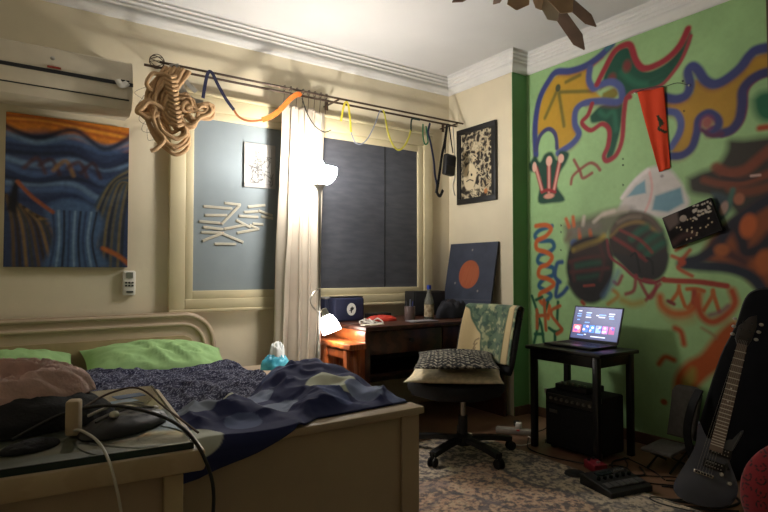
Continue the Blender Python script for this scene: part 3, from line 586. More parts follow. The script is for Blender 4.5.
def upsample(A, nx, ny):
    a = np.linspace(0, A.shape[0] - 1, nx); b = np.linspace(0, A.shape[1] - 1, ny)
    i = np.minimum(a.astype(int), A.shape[0] - 2); j = np.minimum(b.astype(int), A.shape[1] - 2); fa = (a - i)[:, None]; fb = (b - j)[None]
    return A[i][:, j] * (1 - fa) * (1 - fb) + A[i + 1][:, j] * fa * (1 - fb) + A[i][:, j + 1] * (1 - fa) * fb + A[i + 1][:, j + 1] * fa * fb
V = np.stack([sp.X, sp.Y, upsample(Z, sp.nx, sp.ny)], -1)
tag(gridobj('speckled_quilt', V, cmat('quilt_speckled_cotton', .9), col=sp.c), 'rumpled navy quilt with white speckles below the green pillows', 'quilt')

# patterned duvet: back edge, hump on the mattress, over the footboard
NX, NY = 190, 190
U, W = np.meshgrid(np.linspace(0, 1, NX), np.linspace(0, 1, NY), indexing='ij')   # W 0 back edge -> 1 front edge
x = .21 + .935 * U
yb = np.interp(x, [.2, .45, .62, .92, 1.09, 1.19], [1.66, 1.76, 1.82, 2.10, 2.30, 2.40]) + .03 * np.sin(9 * x)
yfr = 1.385
drop = np.interp(x, [.2, .30, .40, .55, .66, .76, 1.2], [.10, .095, .09, .05, .012, -.06, -.085])   # how far it hangs over the front
Ltop = yb - yfr; s = W * (Ltop + drop)
over = np.clip(s - Ltop, 0, None); y = yb - np.minimum(s, Ltop)
t = np.clip((yb - y) / .12, 0, 1)
rid = ridged(x + .3 * y, y * .8 - .3 * x, 51, 3.0)
hump = .685 + .035 * np.exp(-((x - 1.0) / .22) ** 2 - ((y - 1.85) / .25) ** 2) - .05 * np.exp(-((x - .72) / .09) ** 2) * np.clip((y - 1.42) / .2, 0, 1)
Zt = hump + .03 * rid * np.clip((y - 1.42) / .08, .15, 1) + .026 * ridged(x, y, 57, 7) * np.clip((y - 1.42) / .08, .2, 1)
near = np.clip((y - 1.40) / .10, 0, 1); Zt = np.maximum(Zt, .682 + .01 * rid * 0) * near + (1 - near) * np.maximum(.686 + .012 * (rid.clip(0)), .684)
Zt = Zt * (.3 + .7 * t ** .5) + (1 - (.3 + .7 * t ** .5)) * (.60)
e = np.clip((x - 1.06) / .085, 0, 1); Zt = Zt - .17 * e ** 2.2 * np.clip((y - 1.47) / .05, 0, 1)
z = Zt - over; yy = y - .012 * np.sin(np.clip(over / .03, 0, 1) * math.pi / 2) - .006 * (rid + 1) * np.clip(over / .05, 0, 1)
hem = np.clip((W - .88) / .12, 0, 1) ** 1.5 * np.clip(-drop / .02, 0, 1); z = z * (1 - hem) + (.679 - .10 * np.clip((x - 1.10) / .05, 0, 1)) * hem
dv = np.stack([x, yy, z], -1)
DC = np.empty((NX, NY, 3)); DC[:] = lin((36, 43, 88))
sv = s  # distance from back edge
rnd = random.Random(7)
blobs = [(.925, 1.655, .085, .085, .5, (196, 200, 182)), (1.0, 1.57, .05, .07, .4, (120, 132, 166)), (.585, 1.70, .10, .05, .4, (196, 200, 186)), (.70, 1.76, .07, .05, .6, (124, 136, 166)), (.70, 1.60, .08, .06, .5, (130, 142, 168)), (.40, 1.40, .07, .06, .2, (206, 210, 200)), (.45, 1.60, .08, .05, .3, (136, 146, 166)), (1.10, 1.48, .06, .06, .2, (84, 96, 136)),
         (.86, 1.95, .08, .05, .7, (78, 90, 134)), (.30, 1.52, .07, .05, .2, (186, 192, 186)), (.88, 1.55, .05, .07, .1, (70, 82, 130)), (1.08, 1.98, .05, .08, .3, (90, 100, 136)), (.55, 1.47, .05, .05, .4, (80, 92, 132))]
ya = yb - s
for (bx, by, ra, rb, an, c) in blobs:
    ca, sa_ = math.cos(an), math.sin(an); dx = x - bx; dy = ya - by
    q = np.sqrt(((dx * ca + dy * sa_) / ra) ** 2 + ((-dx * sa_ + dy * ca) / rb) ** 2)
    m_ = np.clip((1 - q) / .06 + .5, 0, 1)[..., None]; DC = DC * (1 - m_) + np.array(lin(c)) * m_
tag(gridobj('patterned_duvet', dv, cmat('duvet_printed_cotton', .85), col=DC, solid=-.006, flip=True), 'dark blue duvet printed with grey leaves, slumped over the footboard', 'duvet')

# glass topped cabinet at the bed foot -------------------------------------
TC = Matrix.Translation((.272, .935, 0)) @ Matrix.Rotation(R(-5), 4, 'Z')
cb = thing('glass_top_cabinet', 'cream cabinet with a glass covered top in front of the bed', 'cabinet', (-.05, 1.2, 0))
MB(TC).box((-.345, .19, .39), (.65, .34, .76), bev=.004).build('body', BEDM, cb)
MB(TC).box((-.345, .25, .795), (.71, .535, .036), bev=.006).build('top_board', mat('cabinet_top_wood', (204, 184, 152), .5, kind='wave', rgb2=(196, 174, 142), scale=3, stretch=(1, 8, 8)), cb)
MB(TC).box((-.355, .25, .8185), (.69, .515, .011), bev=.002).build('glass_sheet', mat('glass_sheet_green', (140, 160, 158), .05, var=.02, trans=.9, spec=.8), cb)
for c_, d_ in (((-.355, -.0085, .8185), (.69, .003, .011)), ((-.0085, .25, .8185), (.003, .515, .011))): MB(TC).box(c_, d_).build('glass_edge', mat('glass_edge_dark', (34, 52, 50), .2), cb)
MB(TC).box((-.035, .014, .39), (.03, .012, .76), bev=.003).build('edge_strip', mat('edge_strip_pale', (206, 186, 150), .5), cb)
ZT = .8245
bt = mat('towel_brown_terry', (212, 174, 166), .95, var=.12, scale=30, bump=.5, bscale=180, sheen=.3)
tag(heap('black_garment', (.005, 1.225, ZT), .19, .115, .05, BLACKF, 12, .3, 2.5, edge=.15), 'black crumpled garment on the glass top under a brown towel', 'garment')
tw = heap('brown_towel', (-.02, 1.27, ZT + .040), .185, .10, .052, bt, 23, .7, 2.4, edge=.12, nr=34, na=96, stretch=2.2)
tag(tw, 'dusty brown towel heaped on the black garment', 'towel')
ch = thing('charger', 'beige charger block with a white cable on the glass top', 'charger', (.106, 1.075, ZT))
MB().box((.106, 1.075, ZT + .031), (.021, .026, .058), (0, 0, R(-20)), .004).build('block', mat('charger_beige', (206, 184, 152), .45), ch)
MB().tube([(.106, 1.06, ZT + .012), (.112, 1.02, ZT + .02), (.13, .955, ZT + .012), (.142, .905, .80), (.158, .895, .70), (.18, .90, .5), (.20, .91, .25), (.2, .92, .03)], .0022, 8, 6).build('cable', CABLEW, ch)
pu = thing('soft_pouch', 'flat black leather pouch beside the charger', 'pouch', (.185, 1.09, ZT))
o = heap('body', (.188, 1.085, ZT), .092, .054, .026, mat('pouch_black_leather', (26, 24, 26), .45, var=.2, bump=.2), 41, .15, 1.6, R(38), pu, edge=.05, power=.6)
MB().tube([(.135, 1.045, ZT + .024), (.188, 1.085, ZT + .031), (.245, 1.13, ZT + .018)], .002, 6, 5).build('zip', mat('zip_grey', (70, 68, 68), .4), pu)
ep = thing('earphones', 'white earphones lying across the black pouch', 'earphones', (.19, 1.1, ZT + .035))
MB().tube([(.13, 1.10, ZT + .024), (.17, 1.115, ZT + .033), (.21, 1.14, ZT + .028), (.25, 1.155, ZT + .010)], .0025, 6, 6).build('cord', CABLEW, ep)
MB().ell((.165, 1.055, ZT + .031), (.008, .007, .006)).build('bud', WHITEP, ep)
MB().ell((.252, 1.15, ZT + .010), (.007, .007, .006)).build('bud', WHITEP, ep)
tag(heap('black_cloth', (.043, 1.035, ZT), .045, .026, .012, BLACKF, 52, .2, 2, R(25)), 'small black cloth near the front edge of the glass top', 'cloth')
tag(MB().tube([(.02, 1.09, ZT + .004), (.09, 1.11, ZT + .03), (.15, 1.07, ZT + .045), (.205, 1.0, ZT + .042), (.25, .94, ZT + .02), (.28, .91, .79), (.288, .90, .72), (.265, .90, .60), (.245, .905, .45), (.24, .91, .2), (.24, .92, .02)], .003, 8, 6).build('black_cable', CABLEB), 'thick black cable hanging over the cabinet corner', 'cable')
tag(MB().tube([(.13, 1.15, ZT + .03), (.18, 1.2, ZT + .04), (.23, 1.19, ZT + .045), (.26, 1.1, ZT + .02), (.28, .96, ZT + .004)], .002, 6, 6).build('thin_cord', mat('cord_brown', (80, 58, 44), .6)), 'thin brown cord curling behind the black pouch', 'cord')
for k, (cx, cy, an, c, lb) in enumerate(((.215, 1.29, 20, (150, 176, 196), 'pale blue card on the glass top behind the pouch'), (.20, 1.25, -35, (196, 186, 168), 'cream paper slip on the glass top behind the pouch'), (.237, 1.33, 10, (60, 96, 140), 'dark blue card near the back edge of the glass top'))):
    tag(MB().box((cx, cy, ZT + .001 + .0012 * k), (.06, .035, .0012), (0, 0, R(an))).build('card', mat('card_%d' % k, c, .4)), lb, 'card', 'cards on the glass top')

# nightstand + tissue pack
ns = thing('nightstand', 'cream nightstand between the bed and the floor lamp', 'nightstand', (1.43, 3.3, 0))
MB().span((1.21, 3.10, .04), (1.61, 3.45, .47), .004).build('body', BEDM, ns); MB().span((1.195, 3.085, .47), (1.625, 3.46, .495), .005).build('top', BEDM, ns)
MB().span((1.23, 3.088, .28), (1.59, 3.102, .455), .003).build('drawer', BEDM, ns)
tp = thing('tissue_pack', 'turquoise tissue pack with a white tissue sticking out', 'tissue pack', (1.43, 3.27, .497))
heap('pack', (1.43, 3.27, .496), .095, .06, .08, mat('pack_turquoise', (44, 150, 186), .35, rgb2=(90, 190, 214), scale=25), 61, .4, 3, 0, tp)
heap('tissue', (1.445, 3.28, .55), .06, .045, .085, mat('tissue_white', (232, 236, 236), .9), 63, .6, 3, .3, tp, edge=.3, power=.3)
bk = thing('book', 'green covered book lying on the nightstand', 'book', (1.55, 3.2, .497))
MB().span((1.50, 3.11, .498), (1.60, 3.26, .502)).build('cover', mat('book_green', (90, 128, 96), .5), bk); MB().span((1.502, 3.113, .502), (1.598, 3.258, .514)).build('pages', mat('book_pages', (206, 196, 170), .8), bk); MB().span((1.50, 3.11, .514), (1.60, 3.26, .517)).build('cover', MC['book_green'], bk)
# curtain rods ----------------------------------------------------
cr = thing('curtain_rod', 'double dark metal curtain rod above the window', 'curtain rod', (1.95, 3.55, 2.36))
ZR = 2.366
MB().cyl((.70, 3.585, ZR - .004), (3.235, 3.585, ZR - .004), .008, n=12).build('rod', RODM, cr)
MB().cyl((.77, 3.50, ZR), (3.235, 3.50, ZR), .0075, n=12).build('rod', RODM, cr)
fm = MB(); c = (.755, 3.50, ZR); rad = .042
for k in range(4):
    a = k * math.pi / 4
    fm.tube([(c[0] + rad * math.cos(t) * 1.0, c[1] + rad * math.sin(t) * math.cos(a + t * .25), c[2] + rad * math.sin(t) * math.sin(a + t * .25)) for t in np.linspace(0, 2 * math.pi, 25)], .0025, 5)
fm.build('finial', RODM, cr)
for xx in (.86, 2.0, 3.15):
    b = MB(); b.span((xx - .008, 3.48, ZR - .02), (xx + .008, YB, ZR - .012), .002); b.span((xx - .015, 3.66, ZR - .05), (xx + .015, 3.6645, ZR + .03), .002); b.build('bracket', RODM, cr)
# curtain
cu = thing('curtain', 'off-white satin curtain gathered in the middle of the window', 'curtain', (1.73, 3.53, .48))
n1, n2 = 150, 90
U, W = np.meshgrid(np.linspace(0, 1, n1), np.linspace(0, 1, n2), indexing='ij')
xl = np.interp(W, [0, .5, 1], [1.575, 1.555, 1.53]); xr = np.interp(W, [0, .3, 1], [1.915, 1.915, 1.865])
ph = U * 2 * math.pi * 4.3 + .9 * np.sin(W * 2.3) + 5.0 * fbm(U * 2.2, W * .9, 8) - 1.5 * W * U
amp = (.020 + .016 * W) * (.45 + 1.1 * fbm(U * 4, W * .7 + 3, 18))
xx = xl + (xr - xl) * U + .012 * np.sin(2 * ph) + .006 * np.sin(W * 7 + U * 3); yy = 3.54 - amp * np.sin(ph) + .01 * np.sin(W * 5 + U * 9) - .012
zz = (ZR - .10 - .02 * U) - W * 1.78 - .012 * np.sin(U * 37) * (1 - W) ** 8
gridobj('drape', np.stack([xx, yy, zz], -1), mat('curtain_satin', (186, 176, 160), .45, var=.06, scale=6, spec=.5, bump=.1, bscale=50), cu, solid=.003)
for k in range(8):
    x0 = 1.585 + .325 * k / 7
    MB().tube([(x0 + 0.0, 3.50 + .020 * math.sin(a), ZR + .020 * math.cos(a) - .004) for a in np.linspace(.2, 2 * math.pi - .2, 14)] + [(x0, 3.515, ZR - .13)], .0022, 5).build('ring', RODM, cu)

# things hung over the rods
jute = mat('jute_rope', (206, 172, 130), .95, kind='wave', rgb2=(170, 132, 92), scale=60, stretch=(1, 1, 1), bump=.6, bscale=300)
rp = thing('rope_bundle', 'tangled hank of thick jute rope hung on the curtain rod end', 'rope', (.83, 3.48, 1.93))
rnd = random.Random(5)
hank = MB()
def hang(pts, k=8, rr=.0125): hank.tube([(p[0] + rnd.uniform(-.010, .010), p[1] + rnd.uniform(-.006, .006), p[2] + rnd.uniform(-.012, .012)) for p in pts], rr, 8, k)
PTS = [(0.750, 3.470, 2.256), (0.712, 3.470, 2.165), (0.691, 3.470, 2.078), (0.703, 3.470, 1.984), (0.748, 3.470, 1.896), (0.817, 3.470, 1.833), (0.876, 3.470, 1.822), (0.928, 3.470, 1.871), (0.922, 3.470, 1.957), (0.874, 3.470, 2.011), (0.826, 3.470, 2.089), (0.814, 3.470, 2.184), (0.824, 3.470, 2.259)]
for k in range(8):       # the long hank hanging from the rod
    f_ = 1 - .085 * k; cxm, czm = .855, 2.12; y0 = 3.475 - .012 * (k % 4)
    hang([(.80 + .012 * k, y0, 2.33)] + [(cxm + (p[0] - cxm) * f_, y0, czm + (p[2] - czm) * f_ + .0) for p in PTS] + [(.86 + .01 * k, y0, 2.33)])
P2 = [(0.812, 3.460, 2.132), (0.893, 3.460, 2.183), (0.941, 3.460, 2.130), (0.918, 3.460, 2.077), (0.870, 3.460, 2.081), (0.893, 3.460, 2.134), (0.965, 3.460, 2.122), (1.039, 3.460, 2.147), (1.083, 3.460, 2.129), (1.064, 3.460, 2.070), (0.990, 3.460, 2.039), (0.955, 3.460, 1.984), (0.895, 3.460, 1.975), (0.859, 3.460, 2.019)]
for k in range(6):       # the bulging side loops
    f_ = 1 - .10 * k; y0 = 3.455 - .012 * (k % 3); c0 = (.98, 2.10)
    hang([(c0[0] + (p[0] - c0[0]) * f_, y0, c0[1] + (p[2] - c0[1]) * f_) for p in P2])
P3 = [(0.764, 3.450, 2.097), (0.697, 3.450, 2.109), (0.643, 3.450, 2.064), (0.638, 3.450, 2.040), (0.687, 3.450, 2.025), (0.754, 3.450, 2.048)]
for k in range(4): hang([(p[0] + .006 * k, 3.455 - .01 * (k % 3), p[2] - .010 * k) for p in P3])
P4 = [(0.710, 3.440, 1.814), (0.754, 3.440, 1.831), (0.787, 3.440, 1.883), (0.752, 3.440, 1.950), (0.718, 3.440, 2.004), (0.740, 3.440, 2.067)]
hang(P4); hang([(0.717, 3.440, 2.158), (0.683, 3.440, 2.198), (0.705, 3.440, 2.250), (0.749, 3.440, 2.283), (0.794, 3.440, 2.268)])
hank.build('hank', jute, rp)
tie = MB()
for k in range(12):
    zt = 2.28 - .026 * k; xt = .80 + .004 * k; tie.tube([(xt - .02, 3.435, zt), (xt + .015, 3.418, zt - .02), (xt + .05, 3.435, zt - .002)], .0105, 7, 4)
tie.build('wrap', jute, rp)
wc = MB(); pts = []
for k in range(70):
    t = k / 69; a = t * 2 * math.pi * 6
    pts.append((.705 + .05 * t + (.03 + .018 * math.sin(k * .37)) * math.cos(a), 3.665 + .012 * math.sin(a), 2.23 - .30 * t + .03 * math.sin(a + .6 * math.sin(k * .5))))
wc.tube(pts, .0012, 5, 3)
tag(wc.build('coiled_wire', CABLEB), 'thin black wire coil dangling beside the rope bundle', 'wire')
pb = MB(); P = [(0.838, 3.460, 2.356), (0.863, 3.460, 2.276), (0.899, 3.460, 2.197), (0.953, 3.460, 2.151), (1.020, 3.460, 2.144)]
pb.tube(P, .01, 8, 6, (.05, .003), (.1, -1, 0)); pb.tube([(0.856, 3.460, 2.360), (0.910, 3.460, 2.273), (0.977, 3.460, 2.211)], .01, 8, 6, (.03, .003), (.1, -1, 0))
tag(pb.build('grey_strap', mat('strap_grey_translucent', (150, 148, 140), .35, var=.1)), 'grey translucent strap hanging over the jute rope', 'strap')
tag(MB().tube([(0.825, 3.450, 2.289), (0.842, 3.450, 2.342), (0.854, 3.450, 2.295), (0.843, 3.450, 2.232), (0.832, 3.450, 2.206)], .007, 8, 5).build('black_clip', BLACK), 'small black clip where the rope hangs on the rod', 'clip')
def rib(name, m, pts, wd, lb, cat='lanyard', grp='straps draped along the curtain rod', k=7):
    return tag(MB().tube(pts, .01, 8, k, (wd, .004), (0.1, -1, 0)).build(name, m), lb, cat, grp)
ln = thing('two_tone_lanyard', 'lanyard swagged from the rod, navy at left and orange at right', 'lanyard', (1.36, 3.49, 2.1), 'straps draped along the curtain rod')
MB().tube([(1.027, 3.485, 2.189), (1.039, 3.485, 2.274), (1.057, 3.485, 2.354), (1.082, 3.485, 2.359), (1.121, 3.485, 2.290), (1.173, 3.485, 2.209), (1.226, 3.485, 2.147)], .01, 8, 7, (.022, .004), (.1, -1, 0)).build('navy_strap', mat('strap_navy', (24, 26, 60), .8), ln)
MB().tube([(1.226, 3.485, 2.147), (1.253, 3.485, 2.112), (1.300, 3.485, 2.093), (1.355, 3.485, 2.095), (1.418, 3.485, 2.112)], .01, 8, 7, (.014, .004), (.1, -1, 0)).build('cord', mat('strap_orange_dark', (150, 86, 36), .8), ln)
MB().tube([(1.418, 3.485, 2.112), (1.488, 3.485, 2.150), (1.560, 3.485, 2.216), (1.619, 3.485, 2.288), (1.680, 3.485, 2.334), (1.702, 3.485, 2.324)], .01, 8, 7, (.034, .004), (.1, -1, 0)).build('orange_strap', mat('strap_orange', (206, 104, 30), .8), ln)
rib('yellow_strap', mat('strap_yellow', (206, 190, 52), .8), [(2.024, 3.485, 2.199), (2.040, 3.485, 2.282), (2.057, 3.485, 2.337), (2.083, 3.485, 2.334), (2.100, 3.485, 2.233), (2.109, 3.485, 2.131)], .016, 'short yellow strap looped over the rod right of the curtain')
rib('blue_grey_lanyard', mat('cord_grey_blue', (130, 136, 150), .8), [(2.112, 3.490, 2.132), (2.147, 3.490, 2.062), (2.199, 3.490, 2.054), (2.261, 3.490, 2.108), (2.325, 3.490, 2.224), (2.361, 3.490, 2.314), (2.380, 3.490, 2.340)], .008, 'grey-blue lanyard sagging between two yellow straps', 'lanyard')
rib('long_yellow_strap', mat('strap_yellow_green', (196, 186, 66), .8), [(2.395, 3.485, 2.342), (2.413, 3.485, 2.298), (2.442, 3.485, 2.178), (2.489, 3.485, 2.084), (2.546, 3.485, 2.052), (2.605, 3.485, 2.099), (2.644, 3.485, 2.168), (2.664, 3.485, 2.227)], .014, 'yellow-green strap sagging in a deep loop over the dark pane')
rib('dark_green_strap', mat('strap_dark_green', (24, 50, 44), .8), [(2.664, 3.485, 2.219), (2.665, 3.485, 2.275), (2.675, 3.485, 2.316), (2.705, 3.485, 2.321), (2.755, 3.485, 2.321)], .014, 'dark green strap tied at the loop end on the rod')
rib('green_loop', mat('strap_green', (30, 110, 70), .8), [(2.774, 3.470, 2.288), (2.774, 3.470, 2.191), (2.794, 3.470, 2.129), (2.825, 3.470, 2.149), (2.815, 3.470, 2.213), (2.805, 3.470, 2.276)], .012, 'small green wrist loop hanging from the rod')
rib('navy_badge_lanyard', mat('strap_navy_blue', (36, 44, 76), .8), [(2.843, 3.465, 2.305), (2.822, 3.465, 2.229), (2.842, 3.465, 2.167), (2.863, 3.465, 2.088), (2.883, 3.465, 1.993), (2.894, 3.465, 1.888), (2.914, 3.465, 1.808), (2.904, 3.465, 1.742)], .02, 'navy lanyard hanging left of the black camera case')
rib('black_long_strap', BLACKF, [(3.015, 3.455, 2.305), (2.993, 3.455, 2.185), (2.960, 3.455, 2.057), (2.938, 3.455, 1.932), (2.917, 3.455, 1.815), (2.906, 3.455, 1.749), (2.937, 3.455, 1.719), (2.970, 3.455, 1.771)], .026, 'long black strap loop behind the camera case')
cc = thing('camera_case', 'black camera case hanging by its strap at the rod end', 'camera case', (3.011, 3.440, 1.904))
cp = (3.022, 3.440, 1.979)
MB().box(cp, (.105, .055, .175), (0, R(6), 0), .015).build('case', BLACK, cc)
MB().tube([(2.992, 3.455, 2.078), (3.004, 3.455, 2.203), (3.015, 3.455, 2.305), (3.037, 3.455, 2.308), (3.058, 3.455, 2.194), (3.080, 3.455, 2.088)], .01, 8, 6, (.012, .003), (.1, -1, 0)).build('strap', BLACKF, cc)
MB().box((cp[0], cp[1] - .028, cp[2] + .03), (.10, .008, .08), (0, R(6), 0), .003).build('flap', BLACKF, cc)
rib('white_ribbon', mat('ribbon_white', (206, 202, 190), .7), [(3.059, 3.430, 2.297), (3.069, 3.430, 2.149), (3.079, 3.430, 2.026), (3.079, 3.430, 1.893), (3.056, 3.430, 1.808), (3.078, 3.430, 1.727)], .012, 'thin white ribbon beside the black camera case', 'ribbon')
rib('short_black_cord', CABLEB, [(1.708, 3.480, 2.310), (1.747, 3.480, 2.211), (1.810, 3.480, 2.129), (1.882, 3.480, 2.097), (1.938, 3.480, 2.119)], .007, 'black cord trailing across the curtain top', 'cord')

# floor lamp -----------------------------------------------------
LX, LY = 1.725, 3.25
fl_ = thing('floor_lamp', 'steel floor lamp with a white glass uplight bowl and reading arm', 'floor lamp', (LX, LY, 0))
MB().lathe([(.005, 0), (.085, 0), (.088, .008), (.08, .02), (.03, .03), (.012, .05), (.011, .06)], Matrix.Translation((LX, LY, 0))).build('base', STEEL, fl_)
MB().cyl((LX, LY, .05), (LX, LY, 1.64), .0105, n=16).build('pole', STEEL, fl_)
MB().lathe([(.011, 1.60), (.014, 1.63), (.024, 1.655), (.045, 1.675), (.045, 1.679), (.01, 1.679)], Matrix.Translation((LX, LY, 0))).build('cup', STEEL, fl_)
bowl = mat('lamp_glass_bowl', (255, 246, 230), .4, var=0, emit=BOWL_E, ecol=LAMP_COL)
bowl_in = mat('lamp_glass_bowl_inside', (255, 246, 230), .4, var=0, emit=BOWL_IN, ecol=LAMP_COL)
MB().lathe([(.046, 1.677), (.075, 1.69), (.100, 1.715), (.112, 1.745), (.116, 1.785)], Matrix.Translation((LX, LY, 0)), caps=False).build('glass_bowl', bowl, fl_)
MB().lathe([(.116, 1.785), (.113, 1.785), (.108, 1.746), (.096, 1.718), (.072, 1.694), (.03, 1.684)], Matrix.Translation((LX, LY, 0)), caps=False).build('bowl_lining', bowl_in, fl_)
MB().tube([(LX, LY - .012, .99), (LX - .06, LY - .05, .975), (LX - .105, LY - .08, .925), (LX - .09, LY - .10, .87), (LX - .05, LY - .10, .85), (LX - .028, LY - .10, .858)], .005, 8, 6).build('reading_arm', STEEL, fl_)
ax = Vector((.30, -.22, -1)).normalized(); q = Vector((0, 0, -1)).rotation_difference(ax).to_matrix().to_4x4()
RS = Matrix.Translation((LX - .022, LY - .10, .868)) @ q
MB().lathe([(.010, .0), (.018, -.004), (.022, -.03), (.024, -.05), (.018, -.052)], RS, caps=True).build('socket', STEEL, fl_)
MB().lathe([(.024, -.048), (.040, -.060), (.052, -.09), (.060, -.13), (.062, -.16), (.059, -.16), (.056, -.13), (.048, -.092), (.037, -.064), (.024, -.052)], RS, caps=False).build('reading_shade', mat('reading_shade_glass', (255, 246, 230), .4, var=0, emit=READ_E, ecol=LAMP_COL), fl_)
MB().ell((LX, LY, 1.805), (.028, .028, .036)).build('bulb', mat('bulb_glow', (255, 250, 240), .4, var=0, emit=BULB_E, ecol=LAMP_COL), fl_)
MB().cyl((LX, LY, 1.679), (LX, LY, 1.775), .014, n=12).build('bulb_holder', WHITEP, fl_)
rl = bpy.data.lights.new('reading_bulb', 'POINT'); rl.energy = READ_W; rl.color = LAMP_COL; rl.shadow_soft_size = .02
ro_ = bpy.data.objects.new('reading_bulb', rl); C.objects.link(ro_); ro_.parent = fl_; ro_.location = RS @ Vector((0, 0, -.135)) - ORG[fl_.name]

# stool and desk ---------------------------------------------------
sl = thing('wooden_stool', 'small orange-brown wooden stool tucked beside the desk', 'stool', (1.845, 3.16, 0))
MB().box((1.840, 3.16, .632), (.125, .42, .035), bev=.006).build('seat', OWOOD, sl)
for sx in (-1, 1):
    for sy in (-1, 1):
        a = Vector((1.842 + sx * .035, 3.16 + sy * .125, .62)); b = Vector((1.842 + sx * .048, 3.16 + sy * .175, 0))
        q = Vector((0, 0, 1)).rotation_difference((a - b).normalized())
        MB().box((a + b) / 2, (.026, .045, (a - b).length), q.to_euler(), .003).build('leg', OWOOD, sl)
    MB().box((1.842 + sx * .038, 3.16, .575), (.016, .22, .05), bev=.003).build('apron', OWOOD, sl)
for sy in (-1, 1): MB().box((1.842, 3.16 + sy * .13, .16), (.06, .022, .03), bev=.003).build('rung', OWOOD, sl)
dk = thing('desk', 'dark brown wooden desk under the window', 'desk', (2.55, 3.3, 0))
MB().span((1.905, 2.965, .722), (3.215, 3.645, .75), .004).build('top', DWOOD, dk)
MB().span((1.918, 2.985, 0), (1.95, 3.63, .722), .003).build('side_panel', OWOOD, dk)
MB().span((1.906, 2.975, .66), (1.918, 3.60, .722), .003).build('side_rail', OWOOD, dk)
MB().span((1.91, 2.978, 0), (1.95, 2.985, .722), .002).build('side_edge', DWOOD, dk)
MB().span((3.17, 2.985, 0), (3.20, 3.63, .722), .003).build('side_panel', DWOOD, dk)
MB().span((1.951, 3.60, .25), (3.169, 3.62, .722)).build('back_panel', DWOOD, dk)
d = MB().span((1.96, 2.995, .565), (2.56, 3.40, .715), .004).build('drawer', DWOOD, dk)
MB().cyl((2.28, 2.995, .645), (2.28, 2.972, .645), .012, .015, 14).build('knob', BLACK, d)
d = MB().span((2.57, 2.995, .565), (3.16, 3.40, .715), .004).build('drawer', DWOOD, dk)
MB().cyl((2.86, 2.995, .645), (2.86, 2.972, .645), .012, .015, 14).build('knob', BLACK, d)
MB().span((1.951, 3.10, .40), (3.169, 3.599, .42), .003).build('shelf', DWOOD, dk)

# on the desk
ZD = .7505
bb = thing('blue_bag', 'navy blue case with a round white bird emblem on the desk', 'case', (2.05, 3.44, ZD))
MB().box((2.045, 3.44, ZD + .086), (.245, .10, .168), (0, 0, R(-3)), .018, 3).build('body', mat('case_navy', (26, 32, 62), .7, var=.15, bump=.2), bb)
MB().box((2.045, 3.44, ZD + .172), (.23, .085, .008), (0, 0, R(-3)), .003).build('zip', BLACK, bb)
Me = frame_mat((2.055, 3.3865, ZD + .085), (1, -.05, 0), (0, 0, 1))
MB().prism([(.036 * math.cos(a), .044 * math.sin(a)) for a in np.linspace(0, 2 * math.pi, 28, endpoint=False)], .002, Me).build('emblem', mat('emblem_white', (222, 220, 212), .6), bb)
MB().prism([(-.022, -.012), (-.008, -.008), (-.004, -.026), (.002, -.026), (.004, -.010), (.016, -.002), (.022, .016), (.012, .010), (.006, .022), (-.002, .012), (-.012, .008), (-.006, .002)], .003, Me).build('bird_mark', BLACK, bb)
db = thing('dark_box', 'dark blue box with a pale top edge behind the navy case', 'box', (1.965, 3.575, ZD))
MB().span((1.915, 3.52, ZD), (2.03, 3.615, ZD + .155), .004).build('body', mat('box_dark_blue', (24, 30, 54), .6), db); MB().span((1.913, 3.518, ZD + .155), (2.032, 3.618, ZD + .168), .003).build('lid', mat('box_lid_grey', (120, 120, 118), .6), db)
wcb = MB(); rnd = random.Random(3)
pts = [(2.08 + rnd.uniform(-.07, .07), 3.16 + rnd.uniform(-.06, .06), ZD + .005 + .03 * rnd.random() * (k % 2)) for k in range(16)]
wcb.tube(pts, .0045, 6, 7); tag(wcb.build('white_cable_tangle', CABLEW), 'white cable tangle on the desk in front of the navy case', 'cable')
tag(heap('red_pouch', (2.25, 3.30, ZD), .13, .06, .036, mat('pouch_red', (176, 44, 26), .6, var=.15), 71, .35, 2, -.1), 'red cloth pouch on the desk beside the white cables', 'pouch')
tag(MB().span((2.30, 3.52, ZD), (2.50, 3.60, ZD + .035), .006).build('black_router', BLACK), 'low black box against the wall under the dark pane', 'device')
tag(MB().box((2.02, 3.06, ZD + .004), (.16, .05, .006), (0, 0, R(4)), .001).build('ruler', mat('paper_white', (222, 214, 196), .7)), 'pale ruler lying on the desk corner by the reading lamp', 'ruler')
tag(MB().box((2.44, 3.07, ZD + .006), (.20, .12, .01), (0, 0, R(-6)), .002).build('notebook', mat('notebook_grey', (120, 116, 120), .5)), 'grey notebook lying on the front of the desk', 'notebook')
cup = thing('pen_cup', 'grey cup of pens on the desk', 'cup', (2.455, 3.23, ZD))
MB().lathe([(.002, ZD), (.036, ZD), (.038, ZD + .004), (.040, ZD + .10), (.036, ZD + .10), (.034, ZD + .01), (.002, ZD + .01)], Matrix.Translation((2.455, 3.23, 0))).build('cup', mat('cup_greyish', (112, 96, 92), .35), cup)
for k, (c, lb) in enumerate((((34, 52, 110), 'blue pen in the grey desk cup'), ((40, 40, 46), 'black pen in the grey desk cup'), ((120, 126, 140), 'silvery pen in the grey desk cup'))):
    a = k * 2.1; tag(MB().cyl((2.455 + .012 * math.cos(a), 3.23 + .012 * math.sin(a), ZD + .014), (2.455 + .030 * math.cos(a), 3.23 + .030 * math.sin(a), ZD + .135 + .008 * (k % 3)), .0045, n=8).build('pen', mat('pen_%d' % k, c, .4)), lb, 'pen', 'pens in the desk cup')
bo = thing('bottle', 'clear glass bottle with blue cap and pale label on the desk', 'bottle', (2.62, 3.21, ZD))
